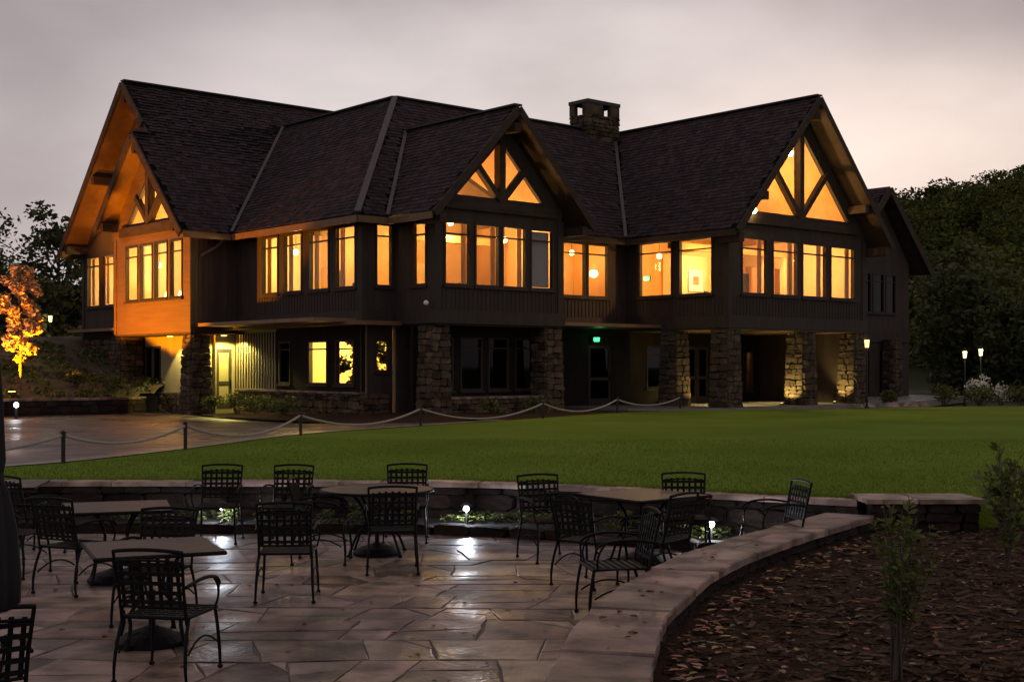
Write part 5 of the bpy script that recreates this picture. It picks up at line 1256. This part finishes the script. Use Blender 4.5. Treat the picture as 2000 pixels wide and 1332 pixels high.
for (p, a, s, rd, lb), n_ in zip(tables, nm):
    make_table(lb, (p[0], p[1], .012), R(a), s, rd); make_base('dark round umbrella base under the ' + n_, (p[0], p[1], .012))
# furled umbrella at the frame edge
um = thing('furled_umbrella', 'tall dark furled patio umbrella at the left frame edge', 'umbrella', (-2.50, 6.15, .0))
MB().lathe([(.25, .0), (.25, .04), (.1, .1), (.03, .12)], n=20).build('weight', 'iron', um); MB().lathe([(.02, .1), (.02, 2.42)], n=10).build('pole', 'iron', um)
m = MB(); n = 32; prof = [(.075, .93), (.125, .97), (.13, 1.1), (.118, 1.32), (.085, 1.5), (.06, 1.56), (.075, 1.65), (.062, 2.0), (.035, 2.32), (.012, 2.38)]; vs_ = []
for i, (r_, z) in enumerate(prof):
    for k in range(n): q = r_ * (1 + (.22 if k % 4 < 2 else -.12) * (1 - .08 * i)); vs_.append((q * math.cos(2 * math.pi * k / n), q * math.sin(2 * math.pi * k / n), z))
m.add(vs_, [(i * n + k, i * n + (k + 1) % n, (i + 1) * n + (k + 1) % n, (i + 1) * n + k) for i in range(len(prof) - 1) for k in range(n)]); m.build('canopy', 'umbrella_cloth', um, smooth=True)
MB().lathe([(.072, 1.54), (.075, 1.55), (.075, 1.58), (.07, 1.59)], n=16).build('strap', 'umbrella_cloth', um); MB().sphere((0, 0, 2.44), .03, 8, 6).build('finial', 'iron', um)

# ================================================================== PLANTS IN THE BED
def stalk_plant(name, label, loc, h, stems, spread, leaves, ls, mt, seed, tints=(.6, 1.3), low=.25):
    rs_ = random.Random(seed); t = thing(name, label, 'plant', loc, 0, 'young plants in the mulch bed'); st = MB(); lm = MB()
    for i in range(stems):
        a = rs_.uniform(0, 6.3); top = Vector((math.cos(a) * spread * rs_.uniform(.2, 1), math.sin(a) * spread * rs_.uniform(.2, 1), h * rs_.uniform(.65, 1)))
        pts = arc((rs_.uniform(-.03, .03), rs_.uniform(-.03, .03), -.03), (top.x * .25, top.y * .25, top.z * .55), top, 6); st.tube(pts, [.008 - .001 * k for k in range(7)], 5)
        for _ in range(leaves):
            p = pick(pts, rs_.uniform(low, 1)); dr = Vector((rs_.gauss(0, 1), rs_.gauss(0, 1), rs_.uniform(.1, 1.2))).normalized(); s = ls * rs_.uniform(.6, 1.3); sd = dr.cross(Vector((rs_.gauss(0, 1), rs_.gauss(0, 1), 1))).normalized() * s * .22
            k = rs_.uniform(*tints); lm.add([p, p + dr * s * .5 + sd, p + dr * s, p + dr * s * .5 - sd], [(0, 1, 2, 3)], 0, (k, k, k * .9))
    st.build('stems', 'bark', t); lm.build('leaves', mt, t, tint=True)
stalk_plant('young_shrub', 'slender upright leafy shrub in the right foreground mulch', (2.28, 7.65, bed_z(2.28, 7.65)), 1.08, 15, .26, 62, .055, 'leaf_shrub', 2, low=.35)
stalk_plant('tall_perennial', 'tall sparse leafy stalks at the right frame edge', (4.5, 11.7, bed_z(4.5, 11.7)), 1.15, 9, .25, 26, .10, 'leaf_shrub', 5, low=.2)
stalk_plant('leafy_clump', 'low green clump growing beside the pier at the lawn\'s edge', (5.35, 14.1, bed_z(5.35, 14.1)), .8, 16, .35, 34, .09, 'leaf_shrub', 6, low=.2)
